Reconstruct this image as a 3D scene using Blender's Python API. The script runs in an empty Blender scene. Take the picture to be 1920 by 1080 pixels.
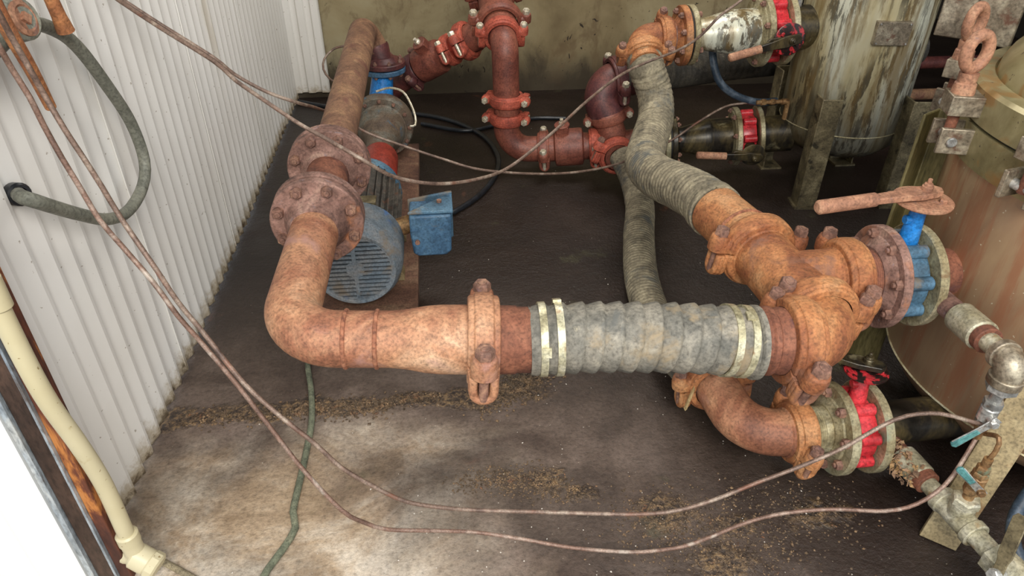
import bpy, math, random
from mathutils import Vector, Matrix
random.seed(7)
S = bpy.context.scene
COL = S.collection
PI = math.pi
V = Vector

# ------------------------------------------------------------------ camera
cam_d = bpy.data.cameras.new('camera'); cam = bpy.data.objects.new('camera', cam_d); COL.objects.link(cam)
cam_d.sensor_width = 36; cam_d.lens = 1342 / 1920 * 36; cam_d.clip_start = 0.02; cam_d.clip_end = 200
Rm = Matrix(((0.9946, 0.0553, -0.0882), (-0.1041, 0.5604, -0.8217), (0.0040, 0.8264, 0.5631)))
Rm = Rm.to_quaternion().normalized().to_matrix()
cam.matrix_world = Matrix.Translation((0, 0, 1.42)) @ Rm.to_4x4()
S.camera = cam
# ------------------------------------------------------------------ world, light, exposure
W = bpy.data.worlds.new('World'); S.world = W; W.use_nodes = True
bg = W.node_tree.nodes['Background']; bg.inputs[0].default_value = (0.93, 0.97, 1.0, 1); bg.inputs[1].default_value = 0.8
def area(name, loc, target, size, size_y, power, colr):
    ld = bpy.data.lights.new(name, 'AREA'); ld.shape = 'RECTANGLE'; ld.size = size; ld.size_y = size_y
    ld.energy = power; ld.color = colr
    o = bpy.data.objects.new(name, ld); COL.objects.link(o); o.location = loc
    o.rotation_euler = (V(target) - V(loc)).to_track_quat('-Z', 'Y').to_euler(); return o
area('daylight_doorway', (0.2, -1.3, 2.7), (0.3, 1.9, 0.2), 1.9, 1.0, 78, (1.0, 0.95, 0.88))
area('overhead_fill', (0.7, 2.9, 2.50), (0.7, 3.0, 0), 1.1, 0.6, 19, (1.0, 0.96, 0.9))  # added fill under the ceiling, no real fixture; lifts vessel and manifold tops
S.view_settings.view_transform = 'Standard'; S.view_settings.look = 'None'
S.view_settings.gamma = 1; S.view_settings.use_curve_mapping = False
S.view_settings.exposure = 0.6

# ------------------------------------------------------------------ materials
def srgb(c):
    if isinstance(c, str): c = tuple(int(c[i:i+2], 16) / 255 for i in (0, 2, 4))
    return tuple((x / 12.92 if x <= 0.04045 else ((x + 0.055) / 1.055) ** 2.4) for x in c) + (1,)
class NT:
    def __init__(s, name):
        s.m = bpy.data.materials.new(name); s.m.use_nodes = True
        s.t = s.m.node_tree; s.b = s.t.nodes['Principled BSDF']; s.n = s.t.nodes; s.l = s.t.links
        s.co = s.n.new('ShaderNodeNewGeometry').outputs['Position']
    def link(s, a, b): s.l.new(a, b)
    def noise(s, scale, detail=5, rough=0.6, dist=0, stretch=None, off=0):
        v = s.co
        mp = s.n.new('ShaderNodeMapping'); s.link(v, mp.inputs[0])
        if stretch: mp.inputs['Scale'].default_value = stretch
        mp.inputs['Location'].default_value = (off, off * .7, off * 1.3)
        n = s.n.new('ShaderNodeTexNoise'); s.link(mp.outputs[0], n.inputs['Vector'])
        n.inputs['Scale'].default_value = scale; n.inputs['Detail'].default_value = detail
        n.inputs['Roughness'].default_value = rough; n.inputs['Distortion'].default_value = dist
        return n.outputs['Fac']
    def ramp(s, fac, stops):
        r = s.n.new('ShaderNodeValToRGB'); s.link(fac, r.inputs[0]); e = r.color_ramp.elements
        while len(e) < len(stops): e.new(0.5)
        for k, (p, c) in enumerate(stops): e[k].position = p; e[k].color = srgb(c) if not isinstance(c, float) else (c, c, c, 1)
        return r.outputs[0]
    def mix(s, fac, a, b, mode='MIX'):
        m = s.n.new('ShaderNodeMix'); m.data_type = 'RGBA'; m.blend_type = mode
        for sock, v in ((m.inputs['Factor'], fac), (m.inputs['A'], a), (m.inputs['B'], b)):
            if isinstance(v, (int, float)): sock.default_value = v
            elif isinstance(v, tuple): sock.default_value = v
            elif isinstance(v, str): sock.default_value = srgb(v)
            else: s.link(v, sock)
        return m.outputs['Result']
    def math(s, op, a, b=None, clamp=False):
        m = s.n.new('ShaderNodeMath'); m.operation = op; m.use_clamp = clamp
        for i, v in enumerate((a, b)):
            if v is None: continue
            if isinstance(v, (int, float)): m.inputs[i].default_value = v
            else: s.link(v, m.inputs[i])
        return m.outputs[0]
    def xyz(s):
        x = s.n.new('ShaderNodeSeparateXYZ'); s.link(s.co, x.inputs[0]); return x.outputs
    def rng(s, v, a, b, c=0.0, d=1.0):
        r = s.n.new('ShaderNodeMapRange'); r.interpolation_type = 'SMOOTHSTEP'; s.link(v, r.inputs[0])
        for i, q in enumerate((a, b, c, d)): r.inputs[i + 1].default_value = q
        return r.outputs[0]
    def bump(s, h, strength, dist=0.002):
        b = s.n.new('ShaderNodeBump'); s.link(h, b.inputs['Height']); b.inputs['Strength'].default_value = strength
        b.inputs['Distance'].default_value = dist; s.link(b.outputs[0], s.b.inputs['Normal'])
    def out(s, color, rough=0.6, metal=0.0, spec=None):
        for k, v in (('Base Color', color), ('Roughness', rough), ('Metallic', metal)):
            if isinstance(v, (int, float, tuple)): s.b.inputs[k].default_value = v
            elif isinstance(v, str): s.b.inputs[k].default_value = srgb(v)
            else: s.link(v, s.b.inputs[k])
        if spec is not None: s.b.inputs['Specular IOR Level'].default_value = spec
        return s.m
def surf(name, stops, scale=9, spots=None, rough=0.75, metal=0.0, bump=0.5, fine=160, stretch=None, off=0, bdist=0.0015, mott=0.8):
    """layered weathered surface: large patches, fine speckle, optional worn spots (colour, threshold, scale)"""
    t = NT(name)
    n1 = t.noise(scale, 6, 0.62, 0.6, stretch, off); c = t.ramp(n1, stops)
    n2 = t.noise(fine, 3, 0.6, 0, stretch, off)
    sp = t.ramp(n2, [(0.3, 0.45), (0.52, 1.0), (0.75, 1.3)])
    c = t.mix(0.8, c, sp, 'MULTIPLY')
    mid = t.ramp(t.noise(min(fine * .3, 42), 5, 0.7, 0.5, stretch, off + 4), [(0.32, 0.62), (0.48, 1.0), (0.68, 1.22)])
    c = t.mix(mott, c, mid, 'MULTIPLY')
    for (sc, th, colr, ssc) in (spots or []):
        n3 = t.noise(ssc, 5, 0.6, 0.4, stretch, off + sc)
        c = t.mix(t.math('MULTIPLY', t.rng(n3, th - .04, th + 0.10), .85), c, colr)
    n4 = t.noise(fine * .4, 7, 0.75, 0, None, off)
    t.bump(n4, bump, bdist)
    return t.out(c, rough, metal)
M = {}
M['rust_orange'] = surf('rust_orange', [(0.28, '673b28'), (0.42, '945a38'), (0.55, 'b87c4e'), (0.66, 'c29063'), (0.8, 'b08068')], 7,
                        [(3, 0.58, '86604f', 8), (9, 0.68, '5c3c30', 30)], 0.62, 0, 1.0, bdist=.003)
M['rust_front'] = surf('rust_front', [(0.28, '6c4230'), (0.42, '98644a'), (0.55, 'b98866'), (0.68, 'cba484'), (0.8, 'b08c80')], 6,
                       [(3, 0.60, 'a87e72', 7), (9, 0.70, '74503c', 30)], 0.55, 0, 0.9, bdist=.002)
M['rust_purple'] = surf('rust_purple', [(0.3, '4e3731'), (0.45, '7a5b50'), (0.58, '957367'), (0.75, 'b39482')], 12,
                        [(5, 0.60, 'a86d48', 9), (2, 0.66, '8d8188', 40)], 0.8, 0, 0.9)
M['rust_brown'] = surf('rust_brown', [(0.3, '543229'), (0.5, '7c4c38'), (0.65, '946048'), (0.8, 'a67a55')], 10,
                       [(5, 0.62, '62403c', 14)], 0.75, 0, 0.5)
M['rust_pipe_tan'] = surf('rust_pipe_tan', [(0.3, '5a3f30'), (0.5, '84614a'), (0.62, '987556'), (0.8, 'a98a68')], 9,
                       [(5, 0.60, '6b4238', 14), (8, 0.70, 'c9c0a8', 18)], 0.75, 0, 0.5)
M['red_coupling'] = surf('red_coupling', [(0.3, '7c382c'), (0.5, 'a84f3c'), (0.65, 'c0614c'), (0.8, 'cc806a')], 22,
                         [(4, 0.64, '7c4634', 30)], 0.65, 0, 0.3)
M['red_pipe'] = surf('red_pipe', [(0.3, '5c3028'), (0.5, '7c4638'), (0.68, '925845'), (0.82, '9c6a50')], 9,
                     [(4, 0.66, '5a3a34', 20)], 0.5, 0, 0.3)
M['maroon'] = surf('maroon', [(0.3, '3c2023'), (0.5, '59302f'), (0.7, '714038')], 12, None, 0.5, 0, 0.3)
M['bolt_zinc'] = surf('bolt_zinc', [(0.3, 'a89a78'), (0.55, 'd8d0bc'), (0.8, 'ece8de')], 60, None, 0.4, 0.5, 0.2)
M['bolt_rust'] = surf('bolt_rust', [(0.3, '5c4238'), (0.5, '7e5c4e'), (0.7, 'a07a62')], 35, [(2, .64, '70585c', 50)], 0.7, 0, 0.5)
M['flange_steel'] = surf('flange_steel', [(0.3, '77694c'), (0.45, 'a39876'), (0.6, 'bdb596'), (0.8, 'cfc9b2')], 12,
                         [(6, 0.62, '7c6144', 20), (1, 0.64, '9aa48c', 8)], 0.4, 0.35, 0.25)
M['paint_blue'] = surf('paint_blue', [(0.3, '1560a0'), (0.5, '2279c4'), (0.7, '3f93dc')], 20, [(4, 0.62, '5a8298', 18)], 0.28, 0, 0.15)
M['blue_dirty'] = surf('blue_dirty', [(0.3, '3a5262'), (0.45, '4a6c84'), (0.58, '5c8098'), (0.75, '7c8f94')], 9,
                       [(5, 0.56, '7a6a54', 9), (2, 0.66, '5a3f30', 22)], 0.6, 0, 0.4)
M['blue_box'] = surf('blue_box', [(0.3, '2a4258'), (0.5, '3f617e'), (0.7, '567890')], 9, [(5, 0.62, '6a6456', 12)], 0.5, 0, 0.3)
M['blue_cover'] = surf('blue_cover', [(0.3, '4c5660'), (0.45, '63707a'), (0.6, '77797a'), (0.75, '8b867c')], 8,
                       [(5, 0.58, '75695a', 12), (3, 0.63, '3a68a0', 9)], 0.6, 0, 0.5)
M['dark_fins'] = surf('dark_fins', [(0.3, '33302c'), (0.5, '4e4a44'), (0.7, '6a6258')], 16, [(5, 0.6, '6a4c3c', 20)], 0.6, 0, 0.4)
M['pump_grey'] = surf('pump_grey', [(0.3, '4c4037'), (0.5, '6a5a4a'), (0.62, '6e6c62'), (0.8, '8a7458')], 9,
                      [(5, 0.62, '36708c', 11), (1, 0.64, '5a3c30', 18)], 0.65, 0, 0.4)
M['paint_red'] = surf('paint_red', [(0.3, '8f2226'), (0.5, 'c8323a'), (0.7, 'dd4a50')], 18, [(4, 0.63, '3a2422', 20)], 0.3, 0, 0.15)
M['paint_red_oily'] = surf('paint_red_oily', [(0.40, '1c1614'), (0.50, '2a1c1a'), (0.54, 'b02a30'), (0.8, 'd8444a')], 26, None, 0.3, 0, 0.3)
M['red_guard'] = surf('red_guard', [(0.3, '74281f'), (0.6, '9a382a'), (0.8, 'ac5040')], 18, None, 0.5, 0, 0.15)
M['hose_tan'] = surf('hose_tan', [(0.3, '615b4d'), (0.45, '827965'), (0.58, '9a9078'), (0.75, 'b0a68c')], 14,
                     [(3, 0.58, '575a58', 10), (6, 0.72, 'b0a890', 30)], 0.85, 0, 0.5, 120)
M['hose_front'] = surf('hose_front', [(0.3, '57564f'), (0.45, '6e6b62'), (0.56, '827d71'), (0.72, '9a9384')], 13,
                       [(3, 0.58, '9a8768', 9), (6, 0.68, 'b4aa90', 30), (8, .62, '62635f', 14)], 0.7, 0, 0.3, 140)
M['hose_dark'] = surf('hose_dark', [(0.3, '2c2b28'), (0.5, '45423c'), (0.7, '5c564a')], 14, [(3, 0.68, '8a8474', 50)], 0.6, 0, 0.5)
M['clamp_band'] = surf('clamp_band', [(0.3, '9c9272'), (0.5, 'c4bd9c'), (0.7, 'dcd8c0')], 20, [(5, 0.64, '8a6440', 16)], 0.4, 0.4, 0.2)
M['weld_rust'] = surf('weld_rust', [(0.3, '6c4232'), (0.5, '986248'), (0.8, 'b88466')], 40, None, 0.8, 0, 0.8)
M['cable'] = surf('cable', [(0.3, '54423a'), (0.5, '7d675a'), (0.62, '9a897a'), (0.8, 'b8ab9c')], 20, [(5, 0.6, '7c5240', 12)], 0.5, 0.2, 0.3, 300)
M['cable_copper'] = surf('cable_copper', [(0.3, '5c463c'), (0.5, '84685a'), (0.65, 'a28e80'), (0.8, 'bcb0a2')], 16, [(5, 0.6, 'c8beb0', 12)], 0.5, 0.2, 0.3, 300)
M['conduit'] = surf('conduit', [(0.3, '6a6c62'), (0.5, '7d7e72'), (0.7, '8c8b7c')], 8, None, 0.55, 0, 0.1)
def pvc_mat():
    t = NT('yellow_pvc'); c = t.ramp(t.noise(5, 4, .5), [(0.3, 'bdb28e'), (0.7, 'cfc6a6')])
    c = t.mix(t.math('MULTIPLY', t.rng(t.noise(95, 3, .5, 0, None, 4), .68, .72), .8), c, '7c6438')
    c = t.mix(t.math('MULTIPLY', t.rng(t.noise(18, 4, .6, 0, None, 8), .60, .72), .6), c, 'a08a54')
    return t.out(c, 0.4)
M['yellow_pvc'] = pvc_mat()
M['rope'] = surf('rope', [(0.3, '4f5344'), (0.5, '6f7460'), (0.7, '8a8a72')], 30, None, 0.95, 0, 0.8, 260)
M['rope_pale'] = surf('rope_pale', [(0.3, '6c6350'), (0.5, '94886e'), (0.7, 'b0a68a')], 30, None, 0.95, 0, 0.8, 260)
M['black_rubber'] = surf('black_rubber', [(0.3, '15181c'), (0.6, '24282e'), (0.8, '3a3e42')], 12, None, 0.35, 0, 0.1)
M['blue_rubber'] = surf('blue_rubber', [(0.3, '1a2632'), (0.5, '2c3b4a'), (0.7, '66727e')], 14, None, 0.5, 0, 0.3)
M['brass'] = surf('brass', [(0.3, '6e5138'), (0.5, '94724c'), (0.65, 'ad8c62'), (0.8, 'c4b48c')], 30, [(4, 0.66, '7aa890', 20)], 0.5, 0.4, 0.4)
M['galv'] = surf('galv', [(0.3, '938a6c'), (0.5, 'b4ae94'), (0.7, 'cfcbb8')], 18, [(4, 0.62, 'a88048', 16)], 0.45, 0.3, 0.3)
M['chrome'] = surf('chrome', [(0.3, '9c9c98'), (0.6, 'c8c8c4'), (0.8, 'e4e4e0')], 30, [(4, 0.64, '8c6c50', 30)], 0.3, 0.6, 0.2)
M['teal'] = surf('teal', [(0.3, '3e6e70'), (0.6, '588c8a'), (0.8, '78a49c')], 20, [(4, 0.66, '4a5c54', 30)], 0.5, 0, 0.2)
M['black_oily'] = surf('black_oily', [(0.3, '15130f'), (0.45, '2a2620'), (0.6, '54492f'), (0.8, '8a7e5c')], 10, [(4, 0.64, '9a9070', 14)], 0.3, 0.2, 0.3, 120, (1, 1, .4))
M['leg_steel'] = surf('leg_steel', [(0.3, '4c4536'), (0.5, '756a50'), (0.7, '9c9070')], 14, [(4, 0.6, '24211c', 22)], 0.4, 0.3, 0.3)
M['leg_olive'] = surf('leg_olive', [(0.3, '5e5636'), (0.5, '7a7048'), (0.7, '90865c')], 8, None, 0.5, 0.2, 0.2, stretch=(1, 1, .2))
M['leg_tan'] = surf('leg_tan', [(0.3, '7c6c4c'), (0.5, '9c8b68'), (0.7, 'b5a580')], 8, [(4, 0.64, '8a6240', 14)], 0.5, 0.2, 0.3)
M['eye_rust'] = surf('eye_rust', [(0.3, '7c5644'), (0.5, 'a4765c'), (0.7, 'b88e70')], 20, [(4, 0.64, '7c6460', 30)], 0.7, 0, 0.6)
M['lug_steel'] = surf('lug_steel', [(0.3, '5c5040'), (0.5, '8f8370'), (0.7, 'b8ae98')], 18, [(4, 0.58, '6c4838', 26)], 0.4, 0.4, 0.4)
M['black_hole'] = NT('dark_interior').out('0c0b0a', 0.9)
M['gasket'] = NT('gasket').out('161412', 0.6)
M['strap'] = surf('strap', [(0.3, 'a48c5c'), (0.6, 'c4ae80'), (0.8, 'd4c298')], 14, None, 0.7, 0, 0.2)
M['plate_rust'] = surf('plate_rust', [(0.3, '4a3026'), (0.5, '6e4f3e'), (0.7, '8e745a')], 6, [(3, .6, '4a3228', 10)], 0.8, 0, 0.4)
M['nest'] = surf('nest', [(0.3, '6c5444'), (0.5, '94765c'), (0.7, 'b8935c')], 40, None, 0.95, 0, 0.9)
# tanks
def tank_left_mat():
    t = NT('tank_stained_cream'); z = t.xyz()[2]
    n = t.noise(5, 5, 0.6, 0.5, (1, 1, .25)); c = t.ramp(n, [(0.3, 'a89668'), (0.45, 'c4b994'), (0.6, 'd8d8c4'), (0.8, 'dfe4d8')])
    st = t.noise(34, 7, 0.74, 0.3, (1, 1, 0.16), 3); dirt = t.math('MULTIPLY', t.rng(st, 0.48, 0.54), t.rng(t.noise(6, 3, .5, .3, (1, 1, .4), 14), .36, .54))
    c = t.mix(t.math('MULTIPLY', dirt, 0.85), c, '302a22')
    st2 = t.noise(14, 6, 0.7, 0.2, (1, 1, 0.15), 8); c = t.mix(t.math('MULTIPLY', t.rng(st2, 0.46, 0.62), 0.75), c, '7a6238')
    low = t.rng(t.math('ADD', z, t.math('MULTIPLY', t.math('SUBTRACT', st2, .5), .6)), 0.60, 0.25); c = t.mix(t.math('MULTIPLY', low, 0.75), c, '2c2620')
    t.bump(st, 0.2, 0.002)
    return t.out(c, 0.35, 0.15)
M['tank_left'] = tank_left_mat()
def tank_right_mat():
    t = NT('tank_rusted_steel')
    n = t.noise(3.2, 5, 0.6, 0.6, (1, 1, .5)); c = t.ramp(n, [(0.3, '846650'), (0.45, 'a5876a'), (0.58, 'b59a78'), (0.75, 'bfae8c')])
    st = t.noise(22, 6, 0.7, 0.1, (1, 1, 0.10), 3); c = t.mix(t.math('MULTIPLY', t.rng(st, 0.46, 0.62), 0.6), c, 'a2674a')
    g = t.noise(3.5, 4, 0.6, 0.8, None, 5); c = t.mix(t.math('MULTIPLY', t.rng(g, 0.55, 0.68), 0.7), c, '5f5a58')
    sp = t.noise(90, 2, 0.5, 0, None, 1); c = t.mix(t.rng(sp, 0.72, 0.76), c, 'd8cdb4')
    t.bump(st, 0.12, 0.002)
    return t.out(c, 0.36, 0.2)
M['tank_right'] = tank_right_mat()
def lid_mat():
    t = NT('lid_olive_steel')
    n = t.noise(6, 6, 0.65, 0.6); c = t.ramp(n, [(0.3, '6e6344'), (0.45, '8b815c'), (0.58, 'a09670'), (0.75, 'b4ab86')])
    g = t.noise(8, 4, 0.6, 0.8, None, 5); c = t.mix(t.math('MULTIPLY', t.rng(g, 0.55, 0.66), 0.8), c, 'a07a48')
    g2 = t.noise(60, 3, 0.6, 0, None, 7); c = t.mix(t.rng(g2, 0.66, 0.70), c, '5c5240')
    t.bump(g2, 0.15, 0.002)
    return t.out(c, 0.35, 0.3)
M['lid'] = lid_mat()
def sheet_mat(name, x_stain=False):
    t = NT(name); x, y, z = t.xyz()
    n = t.noise(2.2, 4, 0.6, 0.3, (1, 1, .5)); c = t.ramp(n, [(0.3, 'dedbd4'), (0.6, 'ebe9e4'), (0.8, 'f0efeb')])
    e = t.noise(30, 6, 0.7, 0.3)
    h = t.math('ADD', z, t.math('MULTIPLY', t.math('SUBTRACT', e, 0.5), 0.16))
    c = t.mix(t.math('MULTIPLY', t.rng(h, 0.09, 0.02), 0.75), c, '9a855c')
    c = t.mix(t.math('MULTIPLY', t.rng(h, 0.035, 0.0), 0.9), c, '4a3a28')
    sp = t.noise(75, 2, 0.5, 0, None, 4); c = t.mix(t.math('MULTIPLY', t.rng(sp, 0.71, 0.75), 0.6), c, '7d6a50')
    # rusty drip on the sheet below the roof leak
    g = t.math('ADD', y, t.math('MULTIPLY', t.math('SUBTRACT', t.noise(14, 4, .6, 0, (1, 1, .3)), 0.5), 0.10))
    d1 = t.math('MULTIPLY', t.rng(g, 2.66, 2.70), t.rng(g, 2.77, 2.73)); d1 = t.math('MULTIPLY', d1, t.rng(z, .5, .75))
    c = t.mix(t.math('MULTIPLY', d1, 0.35), c, 'a08a54')
    t.bump(t.noise(3, 2, .5), 0.1, 0.01)
    return t.out(c, 0.42)
M['sheet'] = sheet_mat('white_sheet_metal')
def backwall_mat():
    t = NT('stained_render'); x, y, z = t.xyz()
    n = t.noise(1.6, 6, 0.62, 0.5); c = t.ramp(n, [(0.3, '6b5c40'), (0.45, '857656'), (0.6, '9a8d6c'), (0.78, 'a8a083')])
    n2 = t.noise(6, 6, 0.7, 0.4, (1, 1, .5), 3); c = t.mix(t.math('MULTIPLY', t.rng(n2, 0.5, 0.66), 0.6), c, '5e4a32')
    n3 = t.noise(34, 3, 0.5, 0.8, (1, 1, .7), 6); m = t.rng(n3, 0.66, 0.69); m = t.math('MULTIPLY', m, t.rng(t.noise(2.5, 2, .5, 0, None, 9), .45, .6))
    c = t.mix(m, c, '2c2318')
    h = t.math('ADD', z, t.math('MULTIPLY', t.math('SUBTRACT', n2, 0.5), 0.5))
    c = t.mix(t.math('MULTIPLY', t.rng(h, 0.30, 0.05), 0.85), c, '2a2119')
    t.bump(t.noise(60, 5, .7), 0.25, 0.003)
    return t.out(c, 0.8)
M['backwall'] = backwall_mat()
def floor_mat():
    t = NT('oily_concrete'); x, y, z = t.xyz()
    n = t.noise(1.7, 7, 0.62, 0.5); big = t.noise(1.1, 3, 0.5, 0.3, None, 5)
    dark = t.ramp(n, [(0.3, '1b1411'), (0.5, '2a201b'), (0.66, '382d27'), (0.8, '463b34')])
    pale_tone = t.ramp(t.noise(3.2, 7, 0.66, 0.6, None, 2), [(0.3, '80694f'), (0.43, 'ac967c'), (0.55, 'cdbfac'), (0.75, 'e2dace')])
    # pale tone strongest near the front left corner, darker with distance from it
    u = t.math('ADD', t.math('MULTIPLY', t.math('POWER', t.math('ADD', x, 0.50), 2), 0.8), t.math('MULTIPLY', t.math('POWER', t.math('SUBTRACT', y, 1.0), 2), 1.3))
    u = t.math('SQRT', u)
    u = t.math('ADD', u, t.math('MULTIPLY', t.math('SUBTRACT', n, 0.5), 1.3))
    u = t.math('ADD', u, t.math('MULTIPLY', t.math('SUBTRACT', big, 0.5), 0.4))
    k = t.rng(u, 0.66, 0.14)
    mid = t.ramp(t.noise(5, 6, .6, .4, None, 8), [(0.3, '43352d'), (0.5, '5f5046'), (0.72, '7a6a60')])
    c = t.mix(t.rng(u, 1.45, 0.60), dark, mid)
    c = t.mix(k, c, pale_tone)
    wet = t.rng(t.noise(2.4, 4, .55, .4, None, 12), 0.52, 0.62)
    c = t.mix(t.math('MULTIPLY', wet, 0.35), c, '241a15')
    # green algae and brown drips
    alg = t.rng(t.noise(4.5, 4, .6, .3, None, 21), 0.64, 0.72); c = t.mix(t.math('MULTIPLY', alg, 0.45), c, '4b4a32')
    rs = t.rng(t.noise(3.4, 4, .6, .3, None, 31), 0.66, 0.76); c = t.mix(t.math('MULTIPLY', rs, 0.55), c, '7a4a34')
    wob = t.math('MULTIPLY', t.math('SUBTRACT', t.noise(7, 5, .65, .3, None, 41), 0.5), 0.16)
    yb = t.math('ABSOLUTE', t.math('ADD', t.math('SUBTRACT', y, 1.525), wob))
    strip = t.math('MULTIPLY', t.rng(yb, .045, .022), t.rng(x, .32, .20))
    for (px_, py_, rr) in ((.22, 1.58, .07), (.12, 1.24, .05), (.22, 1.21, .06), (.31, 1.16, .05), (.50, 1.07, .10), (.66, 1.03, .09), (.84, 1.04, .09), (.60, .93, .08)):
        dd = t.math('SQRT', t.math('ADD', t.math('POWER', t.math('SUBTRACT', x, px_), 2), t.math('POWER', t.math('MULTIPLY', t.math('SUBTRACT', y, py_), 1.6), 2)))
        strip = t.math('MAXIMUM', strip, t.rng(t.math('ADD', dd, t.math('MULTIPLY', wob, 1.3)), rr, rr * .35))
    coarse = t.noise(62, 4, .75, .4, None, 43)
    worn = t.ramp(coarse, [(0.36, '1e1612'), (0.46, '46382c'), (0.54, '78624a'), (0.64, 'a08258'), (0.74, '8a5a40')])
    c = t.mix(t.math('MULTIPLY', strip, 0.75), c, worn)
    grit = t.noise(85, 5, 0.7); c = t.mix(0.8, c, t.ramp(grit, [(0.3, 0.5), (0.5, 1.0), (0.72, 1.35)]), 'MULTIPLY')
    fl = t.noise(150, 2, 0.5, 0, None, 3); c = t.mix(t.math('MULTIPLY', t.rng(fl, 0.73, 0.76), 0.7), c, 'b8ab98')
    hh = t.math('ADD', t.math('ADD', t.math('MULTIPLY', grit, 0.6), t.noise(22, 6, .7)), t.math('MULTIPLY', t.math('MULTIPLY', coarse, strip), 2.2))
    t.bump(hh, 0.8, 0.007)
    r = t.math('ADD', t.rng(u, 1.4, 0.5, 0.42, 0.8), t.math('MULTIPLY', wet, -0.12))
    return t.out(c, r)
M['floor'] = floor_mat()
M['roof'] = NT('roof_sheet').out('5a5650', 0.8)
M['darkwall'] = NT('dark_block_wall').out('2e2923', 0.9)
M['exterior_white'] = NT('exterior_white').out('f2f2f0', 0.5)
def jamb_mat():
    t = NT('rusted_jamb')
    n = t.noise(9, 6, 0.68, 0.5, (1, 1, .35)); c = t.ramp(n, [(0.34, '2e1a14'), (0.46, '4c2b20'), (0.54, '6a3a26'), (0.60, 'b8763c'), (0.74, 'c89a68')])
    t.bump(n, 0.6, 0.004); return t.out(c, 0.75)
M['jamb'] = jamb_mat()
M['jamb_dark'] = surf('jamb_dark', [(0.3, '2a211c'), (0.6, '4c3a30'), (0.8, '6a5040')], 14, None, 0.5, 0.1, 0.3, stretch=(1, 1, .3))
M['jamb_edge'] = surf('jamb_edge', [(0.3, '8c98a4'), (0.6, 'b8c2c8'), (0.8, 'dcdcd4')], 12, [(2, .62, '5c4a3c', 30)], 0.35, 0.3, 0.2, stretch=(1, 1, .3))
M['gravel'] = surf('gravel', [(0.3, '3a2f25'), (0.48, '5e4d3b'), (0.62, '866c50'), (0.8, 'b09468')], 45, [(3, .62, '8a5c40', 25)], 0.7, 0, 0.4)
M['flake'] = NT('flake').out('d0c8bc', 0.6)

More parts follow.
